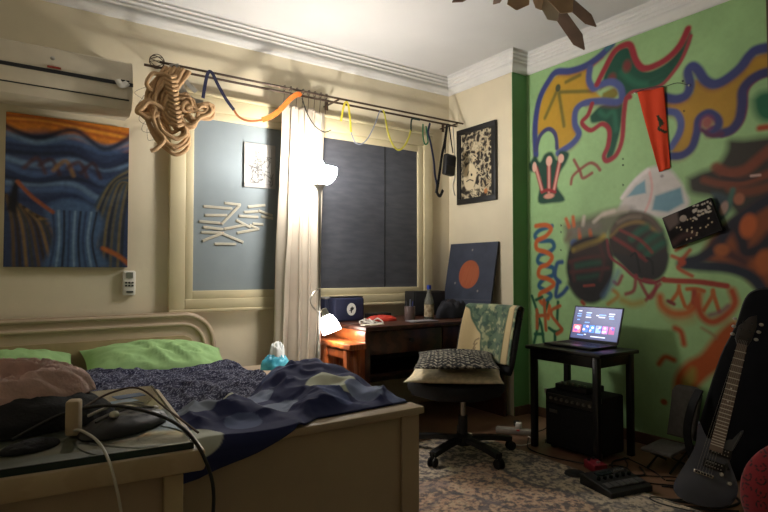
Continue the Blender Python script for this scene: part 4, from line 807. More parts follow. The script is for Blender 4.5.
MB().lathe([(.002, ZD), (.034, ZD), (.036, ZD + .006), (.036, ZD + .12), (.034, ZD + .14), (.018, ZD + .185), (.0145, ZD + .20), (.0145, ZD + .225), (.002, ZD + .225)], Matrix.Translation((2.62, 3.21, 0))).build('glass', mat('bottle_glass', (150, 150, 140), .08, var=.02, trans=.6), bo)
MB().lathe([(.0155, ZD + .222), (.0165, ZD + .225), (.0165, ZD + .25), (.014, ZD + .252)], Matrix.Translation((2.62, 3.21, 0))).build('cap', mat('cap_blue', (30, 60, 150), .4), bo)
MB().lathe([(.0365, ZD + .02), (.0368, ZD + .02), (.0368, ZD + .11), (.0365, ZD + .11)], Matrix.Translation((2.62, 3.21, 0)), caps=False).build('label', mat('bottle_label', (196, 180, 150), .6, rgb2=(120, 100, 70), scale=30), bo)
sk = thing('speaker_box', 'black speaker box on the desk behind the bottle', 'speaker', (2.87, 3.55, ZD))
MB().span((2.70, 3.50, ZD), (3.03, 3.62, ZD + .195), .006).build('body', BLACK, sk); MB().span((2.715, 3.492, ZD + .012), (3.015, 3.50, ZD + .183), .003).build('grille', BLACKF, sk)
tag(heap('black_bag', (2.90, 3.27, ZD), .16, .11, .125, mat('bag_black_navy', (24, 25, 34), .8, var=.2), 81, .4, 2.2, .2), 'slumped black bag on the desk in front of the orange-disc board', 'bag')
cbd = thing('orange_disc_board', 'dark board with an orange disc leaning on the corner wall', 'painting', (3.15, 3.38, ZD))
rr = Raster(0, .56, 0, .60, .006, (58, 64, 80))
rr.grain(.3, 12, 3); rr.ell((.275, .335), (.118, .118), (164, 86, 54), 0, .05)
for k in range(9): rr.stroke([(.2 + .02 * k, .25 + .02 * (k % 3)), (.23 + .018 * k, .4 - .02 * (k % 2))], .01, (180, 104, 70), .8, .4)
for p_ in ((.40, .20), (.12, .26), (.28, .54)): rr.ell(p_, (.009, .009), (140, 136, 132), 0, .4)
rr.stroke([(0, .12), (.56, .13)], .006, (90, 94, 104), .7, .6)
Mb = frame_mat((3.122, 3.655, ZD + .001), (0, -1, 0), (.11, 0, .595)); Vb = np.stack([rr.X, rr.Y, np.zeros_like(rr.X) + .0005], -1)
Q = (np.c_[Vb.reshape(-1, 3), np.ones(rr.X.size)] @ np.array(Mb).T)[:, :3].reshape(Vb.shape)
MB(Mb).box((.28, .30, -.008), (.56, .60, .016)).build('board', mat('board_dark_edge', (44, 42, 44), .7), cbd)
gridobj('painted_face', Q, cmat('board_paint', .6), cbd, rr.c, smooth=None)

# framed doodle picture on the column
fp = thing('framed_picture', 'black framed intricate pale ink picture on the corner wall', 'picture', (3.235, 3.34, 1.675))
y0, y1, z0, z1 = 3.115, 3.57, 1.675, 2.315
for a, b in (((y0, z0), (y1, z0 + .045)), ((y0, z1 - .045), (y1, z1)), ((y0, z0 + .045), (y0 + .045, z1 - .045)), ((y1 - .045, z0 + .045), (y1, z1 - .045))):
    MB().span((3.222, a[0], a[1]), (XC, b[0], b[1]), .003).build('frame_bar', BLACK, fp)
rr = Raster(y0 + .04, y1 - .04, z0 + .04, z1 - .04, .0045, (40, 34, 30))
rnd = random.Random(9)
n_ = np.abs(fbm(rr.X * 22, rr.Y * 22, 5, 3) - .5) * 8; rr.mix(np.clip(1.15 - n_, 0, 1) * .9, (206, 192, 160))
for k in range(60):
    cx, cy = rnd.uniform(y0 + .07, y1 - .07), rnd.uniform(z0 + .07, z1 - .07); rr.stroke([(cx + rnd.uniform(-.04, .04), cy + rnd.uniform(-.04, .04)) for _ in range(4)], .007, rnd.choice(((206, 190, 156), (190, 170, 134), (30, 26, 24), (24, 22, 22))), .5, .9)
rr.ell((y1 - .15, 1.90), (.075, .115), (206, 190, 156), .1, .12); rr.ell((y1 - .17, 1.915), (.012, .012), (30, 26, 24)); rr.stroke([(y1 - .19, 1.86), (y1 - .15, 1.875), (y1 - .11, 1.865)], .01, (40, 34, 30)); rr.stroke([(y1 - .14, 1.95), (y1 - .12, 1.92)], .008, (60, 50, 42))
rr.ell((y0 + .12, 1.76), (.02, .02), (176, 110, 60), 0, .5)
gridobj('artwork', np.stack([np.full_like(rr.X, 3.236), rr.X, rr.Y], -1), cmat('ink_print', .5), fp, rr.c, smooth=None)
# office chair ------------------------------------------------------
CH = Matrix.Translation((2.30, 2.50, .011)) @ Matrix.Rotation(R(184), 4, 'Z')     # local +x = the way it faces
oc = thing('office_chair', 'black swivel office chair in front of the desk', 'chair', (2.30, 2.50, 0))
def sup(a, b, n=40, e=3.2): return [(a * abs(math.cos(t)) ** (2 / e) * (1 if math.cos(t) > 0 else -1), b * abs(math.sin(t)) ** (2 / e) * (1 if math.sin(t) > 0 else -1)) for t in np.linspace(0, 2 * math.pi, n, endpoint=False)]
MB(CH).prism(sup(.255, .25), .075, Matrix.Translation((.06, 0, .375)), .03).build('seat', BLACKF, oc, 60)
# curved backrest
n1, n2 = 26, 26; U, W = np.meshgrid(np.linspace(-1, 1, n1), np.linspace(-1, 1, n2), indexing='ij')
Yb = .245 * U * (1 - .10 * np.abs(W) ** 4); Zb = .665 + .20 * W * (1 - .05 * U ** 4); th = .035 * ((1 - U ** 6) * (1 - W ** 6)).clip(0) ** .35
base = -.262 - .05 * W + .045 * U ** 2 - .01 * W ** 2
Fv = np.stack([base + th, Yb, Zb], -1); Bv = np.stack([base - .6 * th, Yb, Zb], -1)
V = np.concatenate([Fv, Bv[::-1][1:-1]], 0); V = np.concatenate([V, V[:1]], 0)
def xf(V, M): s_ = V.shape; return (np.c_[V.reshape(-1, 3), np.ones(s_[0] * s_[1])] @ np.array(M).T)[:, :3].reshape(s_)
gridobj('backrest', xf(V, CH), BLACKF, oc)
MB(CH).tube([(-.05, 0, .365), (-.24, 0, .36), (-.315, 0, .40), (-.325, 0, .60)], .02, 8, 6, (.07, .02)).build('back_bracket', BLACK, oc)
MB(CH).box((.02, 0, .36), (.22, .18, .03), bev=.008).build('tilt_plate', BLACK, oc)
MB(CH).cyl((0, 0, .22), (0, 0, .35), .016, n=16).build('gas_lift', STEEL, oc); MB(CH).cyl((0, 0, .09), (0, 0, .23), .028, n=16).build('column', BLACK, oc)
MB(CH).lathe([(.005, .06), (.05, .06), (.055, .08), (.05, .11), (.03, .125)]).build('hub', BLACK, oc)
for k in range(5):
    a = math.atan2(2.419 - 2.5, 1.993 - 2.3) - R(184) + 2 * math.pi * k / 5; ca, sa_ = math.cos(a), math.sin(a)
    arm = MB(CH).tube([(.04 * ca, .04 * sa_, .095), (.18 * ca, .18 * sa_, .088), (.31 * ca, .31 * sa_, .072)], .02, 8, 5, (.045, .03)).build('base_arm', BLACK, oc)
    cs = MB(CH); cs.cyl((.31 * ca, .31 * sa_, .045), (.31 * ca, .31 * sa_, .085), .008, n=8)
    for sgn in (-1, 1):
        o_ = Vector((.31 * ca + .012 * sa_ * sgn, .31 * sa_ - .012 * ca * sgn, .029)); ax_ = Vector((sa_, -ca, 0)) * .009 * sgn
        cs.cyl(o_, o_ + ax_, .028, n=18, bev=.003)
    cs.build('caster', BLACK, arm)
# shawl over the backrest
rr = Raster(-.215, .205, -.62, .30, .006, (178, 162, 124))   # x across (local y), y along: 0 = top of the backrest, negative = down the front
rr.c[:] = lin((84, 104, 82))
nz = fbm(rr.X * 30, rr.Y * 30, 4, 3); rr.mix(np.clip((nz - .52) * 9, 0, 1) * .7, (168, 168, 128)); nz = fbm(rr.X * 45 + 9, rr.Y * 45, 14, 3); rr.mix(np.clip((nz - .55) * 9, 0, 1) * .8, (44, 70, 62))
L_ = [(.205, .0), (.165, -.02), (.14, -.08), (.09, -.14), (.05, -.17), (.04, -.23), (.03, -.3), (.03, -.62), (.25, -.62), (.25, .05)]
rr.poly(L_, (184, 164, 122), .01); rr.stroke(L_[:8], .014, (60, 84, 66), .5)
for k in range(5): rr.stroke([(.06 + .012 * k, -.20 - .03 * k), (.09, -.215 - .03 * k), (.10, -.24 - .03 * k)], .008, (96, 80, 60), .5)
rr.stroke([(-.168, -.64), (-.168, .32)], .05, (190, 172, 130), .15, 1, 0); rr.stroke([(-.19, -.64), (-.19, .32)], .008, (120, 100, 70), .4, 1, 0); rr.stroke([(-.143, -.64), (-.143, .32)], .008, (110, 104, 70), .4, 1, 0)
d_ = rr.Y; topz = .868
front = np.clip(-d_, 0, None); back = np.clip(d_ - .05, 0, None); mid = np.clip(d_, 0, .05) / .05
Wv = np.where(d_ < 0, 1 - front / .2, 1 - back / .2)
bs = -.262 - .05 * Wv + .045 * (rr.X / .245) ** 2 - .01 * Wv ** 2
lx = np.where(d_ < 0, bs + .042, np.where(d_ > .05, bs - .034, bs + .042 - .076 * mid))
lz = topz + .004 * np.sin(mid * math.pi) + .012 * np.sin(mid * math.pi) - np.where(d_ < 0, front, np.where(d_ > .05, back, 0))
keep = rr.Y[0] >= -.335
lx = lx + .006 * np.sin(rr.X * 40 + 2 * front) * np.clip(front / .1, 0, 1)
V = np.stack([lx, -rr.X * 1.0, lz], -1)[:, keep]
tag(gridobj('patterned_shawl', xf(V, CH), cmat('shawl_woven', .95, bump=.3, sheen=.2), col=rr.c[:, keep], solid=.004), 'green and beige paisley shawl draped over the office chair back', 'shawl')
def ikat(U, W):
    c = np.empty(U.shape + (3,)); c[:] = lin((22, 22, 24)); q = np.abs(((U * 7 + .5 * np.sin(W * 18)) % 1) - .5); m_ = ((q < .13) & (np.abs((W * 9) % 1 - .5) < .36))[..., None]
    c = np.where(m_, np.array(lin((160, 154, 138))), c); m2 = (fbm(U * 14, W * 14, 3) > .72)[..., None]; return np.where(m2, np.array(lin((140, 132, 116))), c)
T = CH @ Matrix.Translation((.06, 0.0, .487)) @ Euler((R(1), R(1), R(41))).to_matrix().to_4x4()
tag(pillow('cream_cushion', T, .275, .275, .046, mat('cushion_cream', (204, 190, 160), .9, var=.15, scale=40, bump=.2), 5, wr=.012, soft=True), 'cream cushion on the office chair seat, beneath the patterned one', 'cushion')
T = CH @ Matrix.Translation((.08, 0.02, .572)) @ Euler((R(1), R(2), R(45))).to_matrix().to_4x4()
tag(pillow('patterned_cushion', T, .26, .235, .040, cmat('cushion_ikat', .9), 6, n=70, wr=.010, colf=ikat, soft=True), 'black and white patterned cushion on top of the cream one', 'cushion')

# small black table with laptop --------------------------------------
tb = thing('side_table', 'small worn black wooden table against the green wall', 'table', (2.98, 2.15, 0))
bw = mat('table_black_paint', (17, 16, 16), .35, var=.3, scale=30)
MB().span((2.765, 1.885, .612), (3.16, 2.425, .635), .006).build('top', bw, tb)
for x_ in (2.80, 3.13):
    for y_ in (1.93, 2.38): MB().span((x_ - .018, y_ - .018, 0), (x_ + .018, y_ + .018, .612), .004).build('leg', bw, tb)
for a, b in (((2.79, 1.953, .55), (2.81, 2.357, .612)), ((3.12, 1.953, .55), (3.14, 2.357, .612)), ((2.82, 1.92, .55), (3.11, 1.94, .612)), ((2.82, 2.37, .55), (3.11, 2.39, .612))): MB().span(a, b, .003).build('apron', bw, tb)
lp = thing('laptop', 'open dark laptop with a lit blue screen on the black table', 'laptop', (3.0, 2.17, .636))
MB().span((2.865, 2.0, .6362), (3.115, 2.355, .652), .004).build('base', mat('laptop_grey', (34, 35, 40), .4, var=.05), lp)
kb = MB()
for i in range(5):
    for j in range(14): kb.span((2.965 + .022 * i, 2.025 + .022 * j, .652), (2.983 + .022 * i, 2.043 + .022 * j, .6535))
k_ = kb.build('keyboard', BLACK, lp); k_['kind'] = 'stuff'
MB().span((2.885, 2.12, .652), (2.95, 2.23, .6525)).build('touchpad', mat('touchpad_grey', (46, 47, 52), .3), lp)
LS = frame_mat((3.115, 2.355, .653), (0, -1, 0), (.075, 0, .225))   # x to the right of the user, y up the lid
MB(LS).box((.1775, .117, -.004), (.355, .235, .008), bev=.002).build('lid', MC['laptop_grey'], lp)
rr = Raster(.008, .347, .016, .226, .0024, (40, 46, 78))
rr.mix(np.clip((rr.X + rr.Y) * 1.4 - .2, 0, 1) * .5, (86, 92, 130))
rnd = random.Random(2)
rr.poly([(.02, .055), (.075, .055), (.075, .105), (.02, .105)], (214, 96, 110), .004); rr.ell((.05, .085), (.018, .014), (236, 176, 180)); rr.ell((.04, .07), (.015, .01), (120, 60, 140))
for k, c in enumerate(((54, 96, 190), (40, 110, 200), (110, 140, 210), (170, 90, 170), (140, 60, 110))):
    x0 = .092 + .047 * k; rr.poly([(x0, .06), (x0 + .038, .06), (x0 + .038, .108), (x0, .108)], c, .004)
    for j in range(3): rr.ell((x0 + rnd.uniform(.005, .033), rnd.uniform(.065, .10)), (.009, .007), rnd.choice(((220, 180, 210), (40, 60, 150), (200, 210, 240))), 0, .6, .8)
for (x0, x1, y0) in ((.04, .06, .2), (.035, .06, .18), (.035, .06, .165), (.04, .055, .14), (.10, .135, .19), (.10, .13, .175), (.10, .135, .16), (.175, .19, .175), (.195, .24, .18), (.195, .235, .165), (.265, .30, .19), (.265, .295, .175), (.27, .30, .16), (.10, .13, .125), (.06, .10, .04), (.16, .26, .035), (.11, .12, .045)):
    rr.stroke([(x0, y0), (x1, y0)], .006, rnd.choice(((150, 180, 230), (96, 140, 220), (190, 200, 230))), .4, .9, 0)
Q = xf(np.stack([rr.X, rr.Y, np.full_like(rr.X, .0007)], -1), LS)
gridobj('screen', Q, cmat('laptop_screen', .3, emit=1.2), lp, rr.c, smooth=None)

# amplifier under the table
am = thing('guitar_amplifier', 'black guitar combo amplifier under the laptop table', 'amplifier', (2.98, 2.16, 0))
MB().span((2.86, 1.965, .015), (3.12, 2.345, .36), .012).build('cabinet', BLACKF, am)
MB().span((2.852, 1.985, .03), (2.861, 2.325, .265), .004).build('grille', mat('grille_cloth', (26, 26, 28), .95, var=.3, scale=120), am)
cpn = MB().span((2.852, 1.985, .285), (2.861, 2.325, .342), .003).build('control_panel', mat('panel_dark_grey', (48, 46, 44), .4), am)
for k in range(8): MB().cyl((2.852, 2.01 + .04 * k, .315), (2.840, 2.01 + .04 * k, .315), .010, .009, 12).build('knob', mat('knob_grey', (110, 106, 100), .4), cpn)
MB().span((2.849, 2.245, .225), (2.853, 2.305, .245), .001).build('badge', mat('badge_grey', (90, 88, 84), .4), am)
for y_ in (1.965, 2.345):
    for z_ in (.03, .345): MB().box((2.875, y_, z_), (.03, .014, .03), bev=.004).build('corner_guard', STEEL, am)
for y_ in (2.0, 2.31): MB().cyl((2.9, y_, 0), (2.9, y_, .016), .018, n=12).build('foot', BLACK, am)
hd = thing('control_box', 'small black box with knobs resting on top of the amplifier', 'device', (2.99, 2.2, .361))
MB().span((2.90, 2.07, .361), (3.08, 2.30, .40), .006).build('body', BLACK, hd)
for k in range(5): MB().cyl((2.93, 2.10 + .042 * k, .40), (2.93, 2.10 + .042 * k, .412), .008, n=10).build('knob', MC['knob_grey'], hd)

# guitar and its bag -------------------------------------------------
GT = Matrix(((0.3611, 0.4022, -0.8413, 2.7066), (-0.9164, -0.014, -0.4001, 1.2698), (-0.1727, 0.9154, 0.3635, 0.0219), (0, 0, 0, 1)))
gt = thing('electric_guitar', 'dark grey electric guitar leaning on the black gig bag', 'guitar', (2.707, 1.270, 0.000))
GM = mat('guitar_satin_grey', (76, 78, 88), .3, var=.06, scale=6, metal=.2)
body = [(v[0], v[1]) for v in crom([(a, b, 0) for a, b in [(-0.081, -0.018), (0.025, 0.002), (0.073, 0.048), (0.082, 0.110), (0.063, 0.161), (0.040, 0.203), (0.025, 0.245), (0.042, 0.293), (0.063, 0.373), (0.047, 0.361), (0.019, 0.309), (-0.007, 0.295), (-0.055, 0.283), (-0.085, 0.311), (-0.120, 0.364), (-0.119, 0.314), (-0.114, 0.258), (-0.125, 0.191), (-0.151, 0.110), (-0.168, 0.042), (-0.156, 0.004), (-0.124, -0.012), (-0.081, -0.018)]], 4)][:-1]
MB(GT).prism(body, .04, Matrix.Translation((0, 0, -.02)), .009).build('body', GM, gt, 50)
nk = [(-0.028, 0.273), (-0.006, 0.778)]
(nx0, ny0), (nx1, ny1) = nk; nd = Vector((nx1 - nx0, ny1 - ny0, 0)); nl = nd.length; nang = math.atan2(nd.y, nd.x) - math.pi / 2
NM = GT @ Matrix.Translation((nx0, ny0, .02)) @ Matrix.Rotation(nang, 4, 'Z')
MB(NM).prism([(-.028, -.03), (.028, -.03), (.021, nl), (-.021, nl)], .022, Matrix.Translation((0, 0, -.012)), .005).build('neck', mat('neck_wood', (88, 60, 44), .5), gt)
fb = MB(NM).prism([(-.027, -.03), (.027, -.03), (.021, nl), (-.021, nl)], .005, Matrix.Translation((0, 0, .011))).build('fretboard', mat('fretboard_rosewood', (116, 98, 84), .5), gt)
frm = mat('fret_nickel', (220, 212, 196), .4, metal=.2)
for k in range(22):
    y_ = nl - (nl + .20) * (1 - 2 ** (-(k + 1) / 12.0))
    if y_ > -.028: MB(NM).box((0, y_, .0165), (.046 + .006 * (1 - y_ / nl), .0035, .0025)).build('fret', frm, fb)
for y_ in (.55, .42): MB(NM).cyl((0, nl * y_, .0155), (0, nl * y_, .0168), .004, n=10).build('inlay', WHITEP, fb)
hs = MB(NM).prism([(-.022, nl), (.022, nl), (.032, nl + .03), (.040, nl + .11), (.030, nl + .165), (.004, nl + .150), (-.034, nl + .09), (-.036, nl + .03)], .016, Matrix.Translation((0, 0, -.012)), .003).build('headstock', mat('headstock_dark', (46, 38, 34), .4), gt)
for k in range(3):
    for sgn in (-1, 1):
        yk = nl + .035 + .04 * k; MB(NM).ell((sgn * (.050 + .003 * k), yk + .01, -.006), (.010, .008, .006)).build('tuner', mat('tuner_pearl', (196, 190, 180), .3), hs)
        MB(NM).cyl((sgn * .018, yk, .004), (sgn * .018, yk, .014), .0045, n=10).build('post', BLACK, hs)
for q in ([(-0.010, 0.249)][0], [(-0.025, 0.180)][0]):
    pm = GT @ Matrix.Translation((q[0], q[1], .02)) @ Matrix.Rotation(nang, 4, 'Z')
    pk = MB(pm).box((0, 0, .004), (.088, .040, .012), bev=.003).build('pickup', BLACK, gt)
    for k in range(6):
        for s_ in (-.009, .009): MB(pm).cyl((-.03 + .012 * k, s_, .010), (-.03 + .012 * k, s_, .0112), .0028, n=8).build('pole_screw', STEEL, pk)
q = [(-0.059, 0.129)][0]; pm = GT @ Matrix.Translation((q[0], q[1], .02)) @ Matrix.Rotation(nang, 4, 'Z')
br = MB(pm).box((0, 0, .005), (.085, .018, .012), bev=.005).build('bridge', mat('bridge_chrome', (214, 208, 198), .25, metal=.8), gt)
for k in range(6): MB(pm).box((-.03 + .012 * k, 0, .012), (.009, .010, .004)).build('saddle', BLACK, br)
for q in ([(0.011, 0.151)][0], [(0.047, 0.123)][0]): MB(GT @ Matrix.Translation((q[0], q[1], .02))).lathe([(.010, 0), (.010, .010), (.008, .014), (.002, .014)], n=16).build('control_knob', mat('knob_chrome', (214, 208, 200), .25, metal=.7), gt)
q = [(0.026, 0.193)][0]; MB(GT @ Matrix.Translation((q[0], q[1], .02))).box((0, 0, .003), (.012, .03, .008), (0, 0, .5), .002).build('switch', BLACK, gt)
b0 = [(-0.059, 0.129)][0]; b1 = [(-0.002, 0.831)][0]
for k in range(6):
    o_ = (-.03 + .012 * k); p0 = GT @ Vector((b0[0] + o_ * math.cos(nang), b0[1] + o_ * math.sin(nang), .034)); p1 = NM @ Vector((o_ * .55, nl + .02, .019)); 
    MB().tube([p0, p1], .0005, 4).build('string', STEEL, gt)
# gig bag
GB = [(1.231, 1.018), (1.314, 1.011), (1.368, 0.962), (1.410, 0.810), (1.478, 0.641), (1.545, 0.378), (1.581, 0.160), (1.550, 0.020), (1.200, 0.020), (0.950, 0.020), (0.900, 0.300), (0.980, 0.700), (1.080, 0.950), (1.160, 1.015)]
gb = thing('gig_bag', 'tall black gig bag leaning on the wall behind the guitar', 'gig bag', (3.27, 1.4, 0))
lean = lambda y, z: 3.195 + .14 * z
bmk = bmesh.new()
out = [(v[0], v[1]) for v in crom([(a, b, 0) for a, b in GB + [GB[0]]], 4)][:-1]
A = np.array(out); cen = A.mean(0); rings = []
for f_, d_ in ((.0, -.075), (.6, -.072), (.85, -.055), (.97, -.02), (1.0, .0), (.97, .02), (.85, .045), (.6, .055), (0, .06)):
    P2 = cen + (A - cen) * max(f_, .01); rings.append(np.stack([np.array([lean(*p) for p in P2]) + d_, P2[:, 0], np.maximum(P2[:, 1], .002)], -1))
V = np.array(rings); V[..., 0] = np.minimum(V[..., 0], XG - .016)
gridobj('bag', V, mat('gig_bag_nylon', (13, 13, 16), .95, var=.25, scale=8, bump=.3, bscale=30, spec=.15), gb, closed=True)
MB().tube([(lean(0, .42) - .075, 1.55, .45), (3.11, 1.56, .36), (3.10, 1.58, .22), (3.12, 1.56, .06)], .02, 8, 6, (.045, .012)).build('strap', BLACKF, gb)
MB().tube([(lean(p[0], p[1]) - .012, cen[0] + (p[0] - cen[0]) * .985, cen[1] + (p[1] - cen[1]) * .985) for p in out if p[1] > .1], .005, 6).build('piping', BLACK, gb)

# low grey folding seat
gs = thing('folding_seat', 'low grey folding seat beside the gig bag', 'folding seat', (3.12, 1.73, 0))
gmt = mat('seat_grey_cloth', (92, 88, 84), .9, var=.12, scale=40)
Mg = frame_mat((3.265, 1.695, .14), (0, -1, 0), (.10, 0, .33))
MB(Mg).prism(rounded(-.075, .085, 0, .30, .04), .035, None, .012).build('backrest', gmt, gs)
MB().box((3.10, 1.70, .11), (.24, .17, .022), (0, R(-2), R(3)), .01).build('seat', gmt, gs)
for y_ in (1.63, 1.755):
    MB().tube([(3.01, y_, 0.006), (3.22, y_, .10)], .006, 8).build('leg', BLACK, gs); MB().tube([(3.22, y_ + .012, 0.006), (3.01, y_ + .012, .098)], .006, 8).build('leg', BLACK, gs)
# red round cushion
def swirl(U, W):
    c = np.empty(U.shape + (3,)); c[:] = lin((128, 20, 28)); x_ = U * 4.2; y_ = W * 4.2; ix = np.floor(x_); iy = np.floor(y_); hx = (np.sin(ix * 12.9 + iy * 78.2) * 43758.5) % 1
    fx = x_ - ix - .5; fy = y_ - iy - .5; rad_ = np.hypot(fx, fy); an = np.arctan2(fy, fx) + hx * 6.28
    m_ = ((np.abs(rad_ - .34) < .05) & (np.cos(an) > -.55)) | (rad_ < .07); return np.where(m_[..., None], np.array(lin((28, 10, 14))), c)
RC = (2.450, 0.790, 0.254)
vd = (Vector((0, 0, 1.1)) - Vector(RC)); vd.z = .25; vd.normalize()
T = frame_mat(RC, Vector((0, 0, 1)).cross(vd), Vector((0, 0, 1)))
rr_ = np.concatenate([np.linspace(.001, 1, 80), np.linspace(1, .001, 24)[1:]]); sg = np.concatenate([np.ones(80), -np.ones(23)])
A_ = np.linspace(0, 2 * math.pi, 200, endpoint=False); RR, AA = np.meshgrid(rr_, A_, indexing='ij'); SG = np.repeat(sg[:, None], 200, 1)
V = np.stack([.235 * RR * np.cos(AA), .235 * RR * np.sin(AA), SG * .075 * (1 - RR ** 2.6).clip(0) ** .55], -1)
tag(gridobj('red_cushion', xf(V, T), cmat('cushion_red_print', .9, sheen=.2), col=swirl(RR * np.cos(AA) * 1.2, RR * np.sin(AA) * 1.2), closed=True), 'round red cushion with black curls beside the guitar', 'cushion')

# rug -----------------------------------------------------------------
x0, x1, y0, y1 = .62, 2.63, -.35, 2.82
rr = Raster(x0, x1, y0, y1, .0065, (188, 172, 150))
D = np.minimum(np.minimum(rr.X - x0, x1 - rr.X), np.minimum(rr.Y - y0, y1 - rr.Y))
Df = np.minimum(np.minimum(rr.X - x0, x1 - rr.X) + .12, np.minimum(rr.Y - y0, y1 - rr.Y) - .06)
al = np.where(np.minimum(rr.X - x0, x1 - rr.X) < np.minimum(rr.Y - y0, y1 - rr.Y), rr.Y, rr.X)
n1_ = fbm(rr.X * 45, rr.Y * 45, 2, 3); n2_ = fbm(rr.X * 85, rr.Y * 85, 6, 2); n3_ = fbm(rr.X * 9, rr.Y * 9, 9, 3)
scal = .42 + .07 * np.abs(np.sin(al * 5.5)); inn = np.clip((Df - scal) / .01, 0, 1); rr.mix(inn, (188, 154, 128))
rr.mix(np.clip(1 - np.abs(Df - scal) / .02, 0, 1), (50, 54, 66))
rr.mix(((D > .05) & (D < .075)) * .7, (96, 84, 80)); rr.mix(((D > .33) & (D < .35)) * .6, (92, 84, 86)); rr.mix((D < .04) * .8, (190, 172, 144))
fl2 = np.sin(al * 34) * np.sin((D - .2) * 34); rr.mix(np.clip((fl2 - .25) * 3, 0, 1) * ((D > .09) & (D < .32)) * .65, (92, 92, 104))
rr.mix(np.clip((n1_ - .54) * 12, 0, 1) * .85, (58, 58, 70)); rr.mix(np.clip((.43 - n1_) * 9, 0, 1) * .6, (206, 188, 158)); rr.mix(np.clip((n2_ - .58) * 8, 0, 1) * .7, (64, 60, 66))
cx, cy = (x0 + x1) / 2, (y0 + y1) / 2; rad_ = np.hypot((rr.X - cx) / 1.0, (rr.Y - cy) / 1.7); pet = rad_ + .04 * np.cos(12 * np.arctan2(rr.Y - cy, rr.X - cx))
for q_ in (.18, .34, .5): rr.mix(np.clip(1 - np.abs(pet - q_) / .018, 0, 1) * .7, (66, 68, 84))
rr.mix(np.clip((n3_ - .6) * 8, 0, 1) * (D > .45) * .5, (120, 112, 116))
Vr = np.stack([rr.X, rr.Y, .008 + .002 * n2_], -1)
tag(gridobj('rug', Vr, cmat('rug_woven_pile', .95, bump=.5, bscale=200, sheen=.2), col=rr.c, solid=.007), 'patterned beige and blue oriental rug on the brown floor', 'rug')

# effects, pedals, cables, power strip ------------------------------------
pd = thing('effects_unit', 'black multi-effects floor unit on the rug edge', 'effects unit', (2.62, 1.72, .009))
Mp = frame_mat((2.42, 1.595, .012), (.95, -.20, 0), (.2, .95, 0))
wed = Mp @ Matrix(((0, 0, 1, 0), (1, 0, 0, 0), (0, 1, 0, 0), (0, 0, 0, 1)))
MB(wed).prism([(0, 0), (.215, 0), (.215, .054), (.19, .058), (.02, .034), (0, .028)], .27, None, .005).build('housing', BLACK, pd)
up = math.atan2(.028, .20)
Mt = Mp @ Matrix.Translation((0, .02, .0345)) @ Matrix.Rotation(up, 4, 'X')
for k in range(6): MB(Mt).box((.035 + .04 * k, .035, .004), (.034, .045, .008), bev=.002).build('foot_key', mat('pedal_key_grey', (74, 72, 72), .45), pd)
for k in range(6): MB(Mt).cyl((.035 + .04 * k, .10, 0), (.035 + .04 * k, .10, .014), .009, n=12).build('knob', BLACKG, pd)
MB(Mt).box((.11, .145, .002), (.10, .03, .004)).build('display', mat('display_dark', (30, 34, 40), .2), pd)
for k in range(4): MB(Mt).cyl((.185 + .018 * k, .145, 0), (.185 + .018 * k, .145, .01), .006, n=10).build('knob', MC['knob_grey'], pd)
rpd = thing('red_pedal', 'small dark red effects pedal beside the table leg', 'pedal', (2.74, 1.90, 0))
MB().box((2.735, 1.90, .026), (.075, .12, .045), (0, 0, R(-25)), .006).build('housing', mat('pedal_red', (120, 30, 40), .4), rpd); MB().cyl((2.725, 1.875, .047), (2.725, 1.875, .058), .011, n=12).build('switch', STEEL, rpd)
for k in (-1, 1): MB().cyl((2.745 + .02 * k, 1.935, .047), (2.745 + .02 * k, 1.935, .06), .009, n=12).build('knob', BLACK, rpd)
MB
fs = thing('round_footswitch', 'round black footswitch left of the effects unit', 'footswitch', (2.56, 1.945, .01))
MB().lathe([(.002, 0), (.05, 0), (.055, .006), (.05, .016), (.03, .022), (.002, .023)], Matrix.Translation((2.555, 1.90, .011))).build('disc', BLACK, fs)
def cable(pts, lb, r_=.0035, m=CABLEB, name='floor_cable'): return tag(MB().tube(pts, r_, 6, 7).build(name, m), lb, 'cable', 'cables on the floor')
cable([(2.72, 1.66, .02), (2.80, 1.60, .006), (2.86, 1.50, .006), (2.72, 1.40, .014), (2.62, 1.46, .014), (2.66, 1.30, .014), (2.8, 1.2, .006)], 'black cable looping from the effects unit toward the guitar')
cable([(2.70, 1.88, .02), (2.82, 1.80, .006), (2.95, 1.84, .006), (3.05, 1.92, .006), (2.98, 1.72, .006), (2.90, 1.60, .006)], 'black cable running from the red pedal behind the unit')
cable([(2.88, 2.5, .006), (2.72, 2.36, .006), (2.70, 2.2, .006), (2.74, 2.05, .006), (2.77, 1.96, .01)], 'black cable along the rug edge past the amplifier')
cable([(2.86, 1.9, .006), (2.9, 1.82, .006), (2.82, 1.72, .012), (2.9, 1.66, .006), (3.0, 1.55, .006), (2.93, 1.42, .006)], 'black cable crossing in front of the folding seat')
cable([(2.97, 2.55, .02), (3.02, 2.48, .05), (3.10, 2.42, .15), (3.2, 2.46, .2), (3.30, 2.40, .12), (3.33, 2.3, .006)], 'dark cable rising behind the amplifier')
cable([(2.80, 1.56, .006), (2.86, 1.46, .006), (2.78, 1.38, .006), (2.92, 1.33, .006), (2.98, 1.48, .006), (2.88, 1.58, .012)], 'black cable coiled beside the guitar body')
cable([(2.78, 2.62, .006), (2.7, 2.5, .006), (2.74, 2.42, .006), (2.86, 2.44, .006), (2.9, 2.52, .012)], 'pale cable beside the power strip', .003, CABLEW)
cable([(2.98, 1.30, .006), (2.9, 1.24, .006), (2.78, 1.27, .006), (2.68, 1.38, .014), (2.6, 1.5, .014), (2.56, 1.44, .014), (2.6, 1.3, .014)], 'thick black cable passing in front of the guitar', .006)
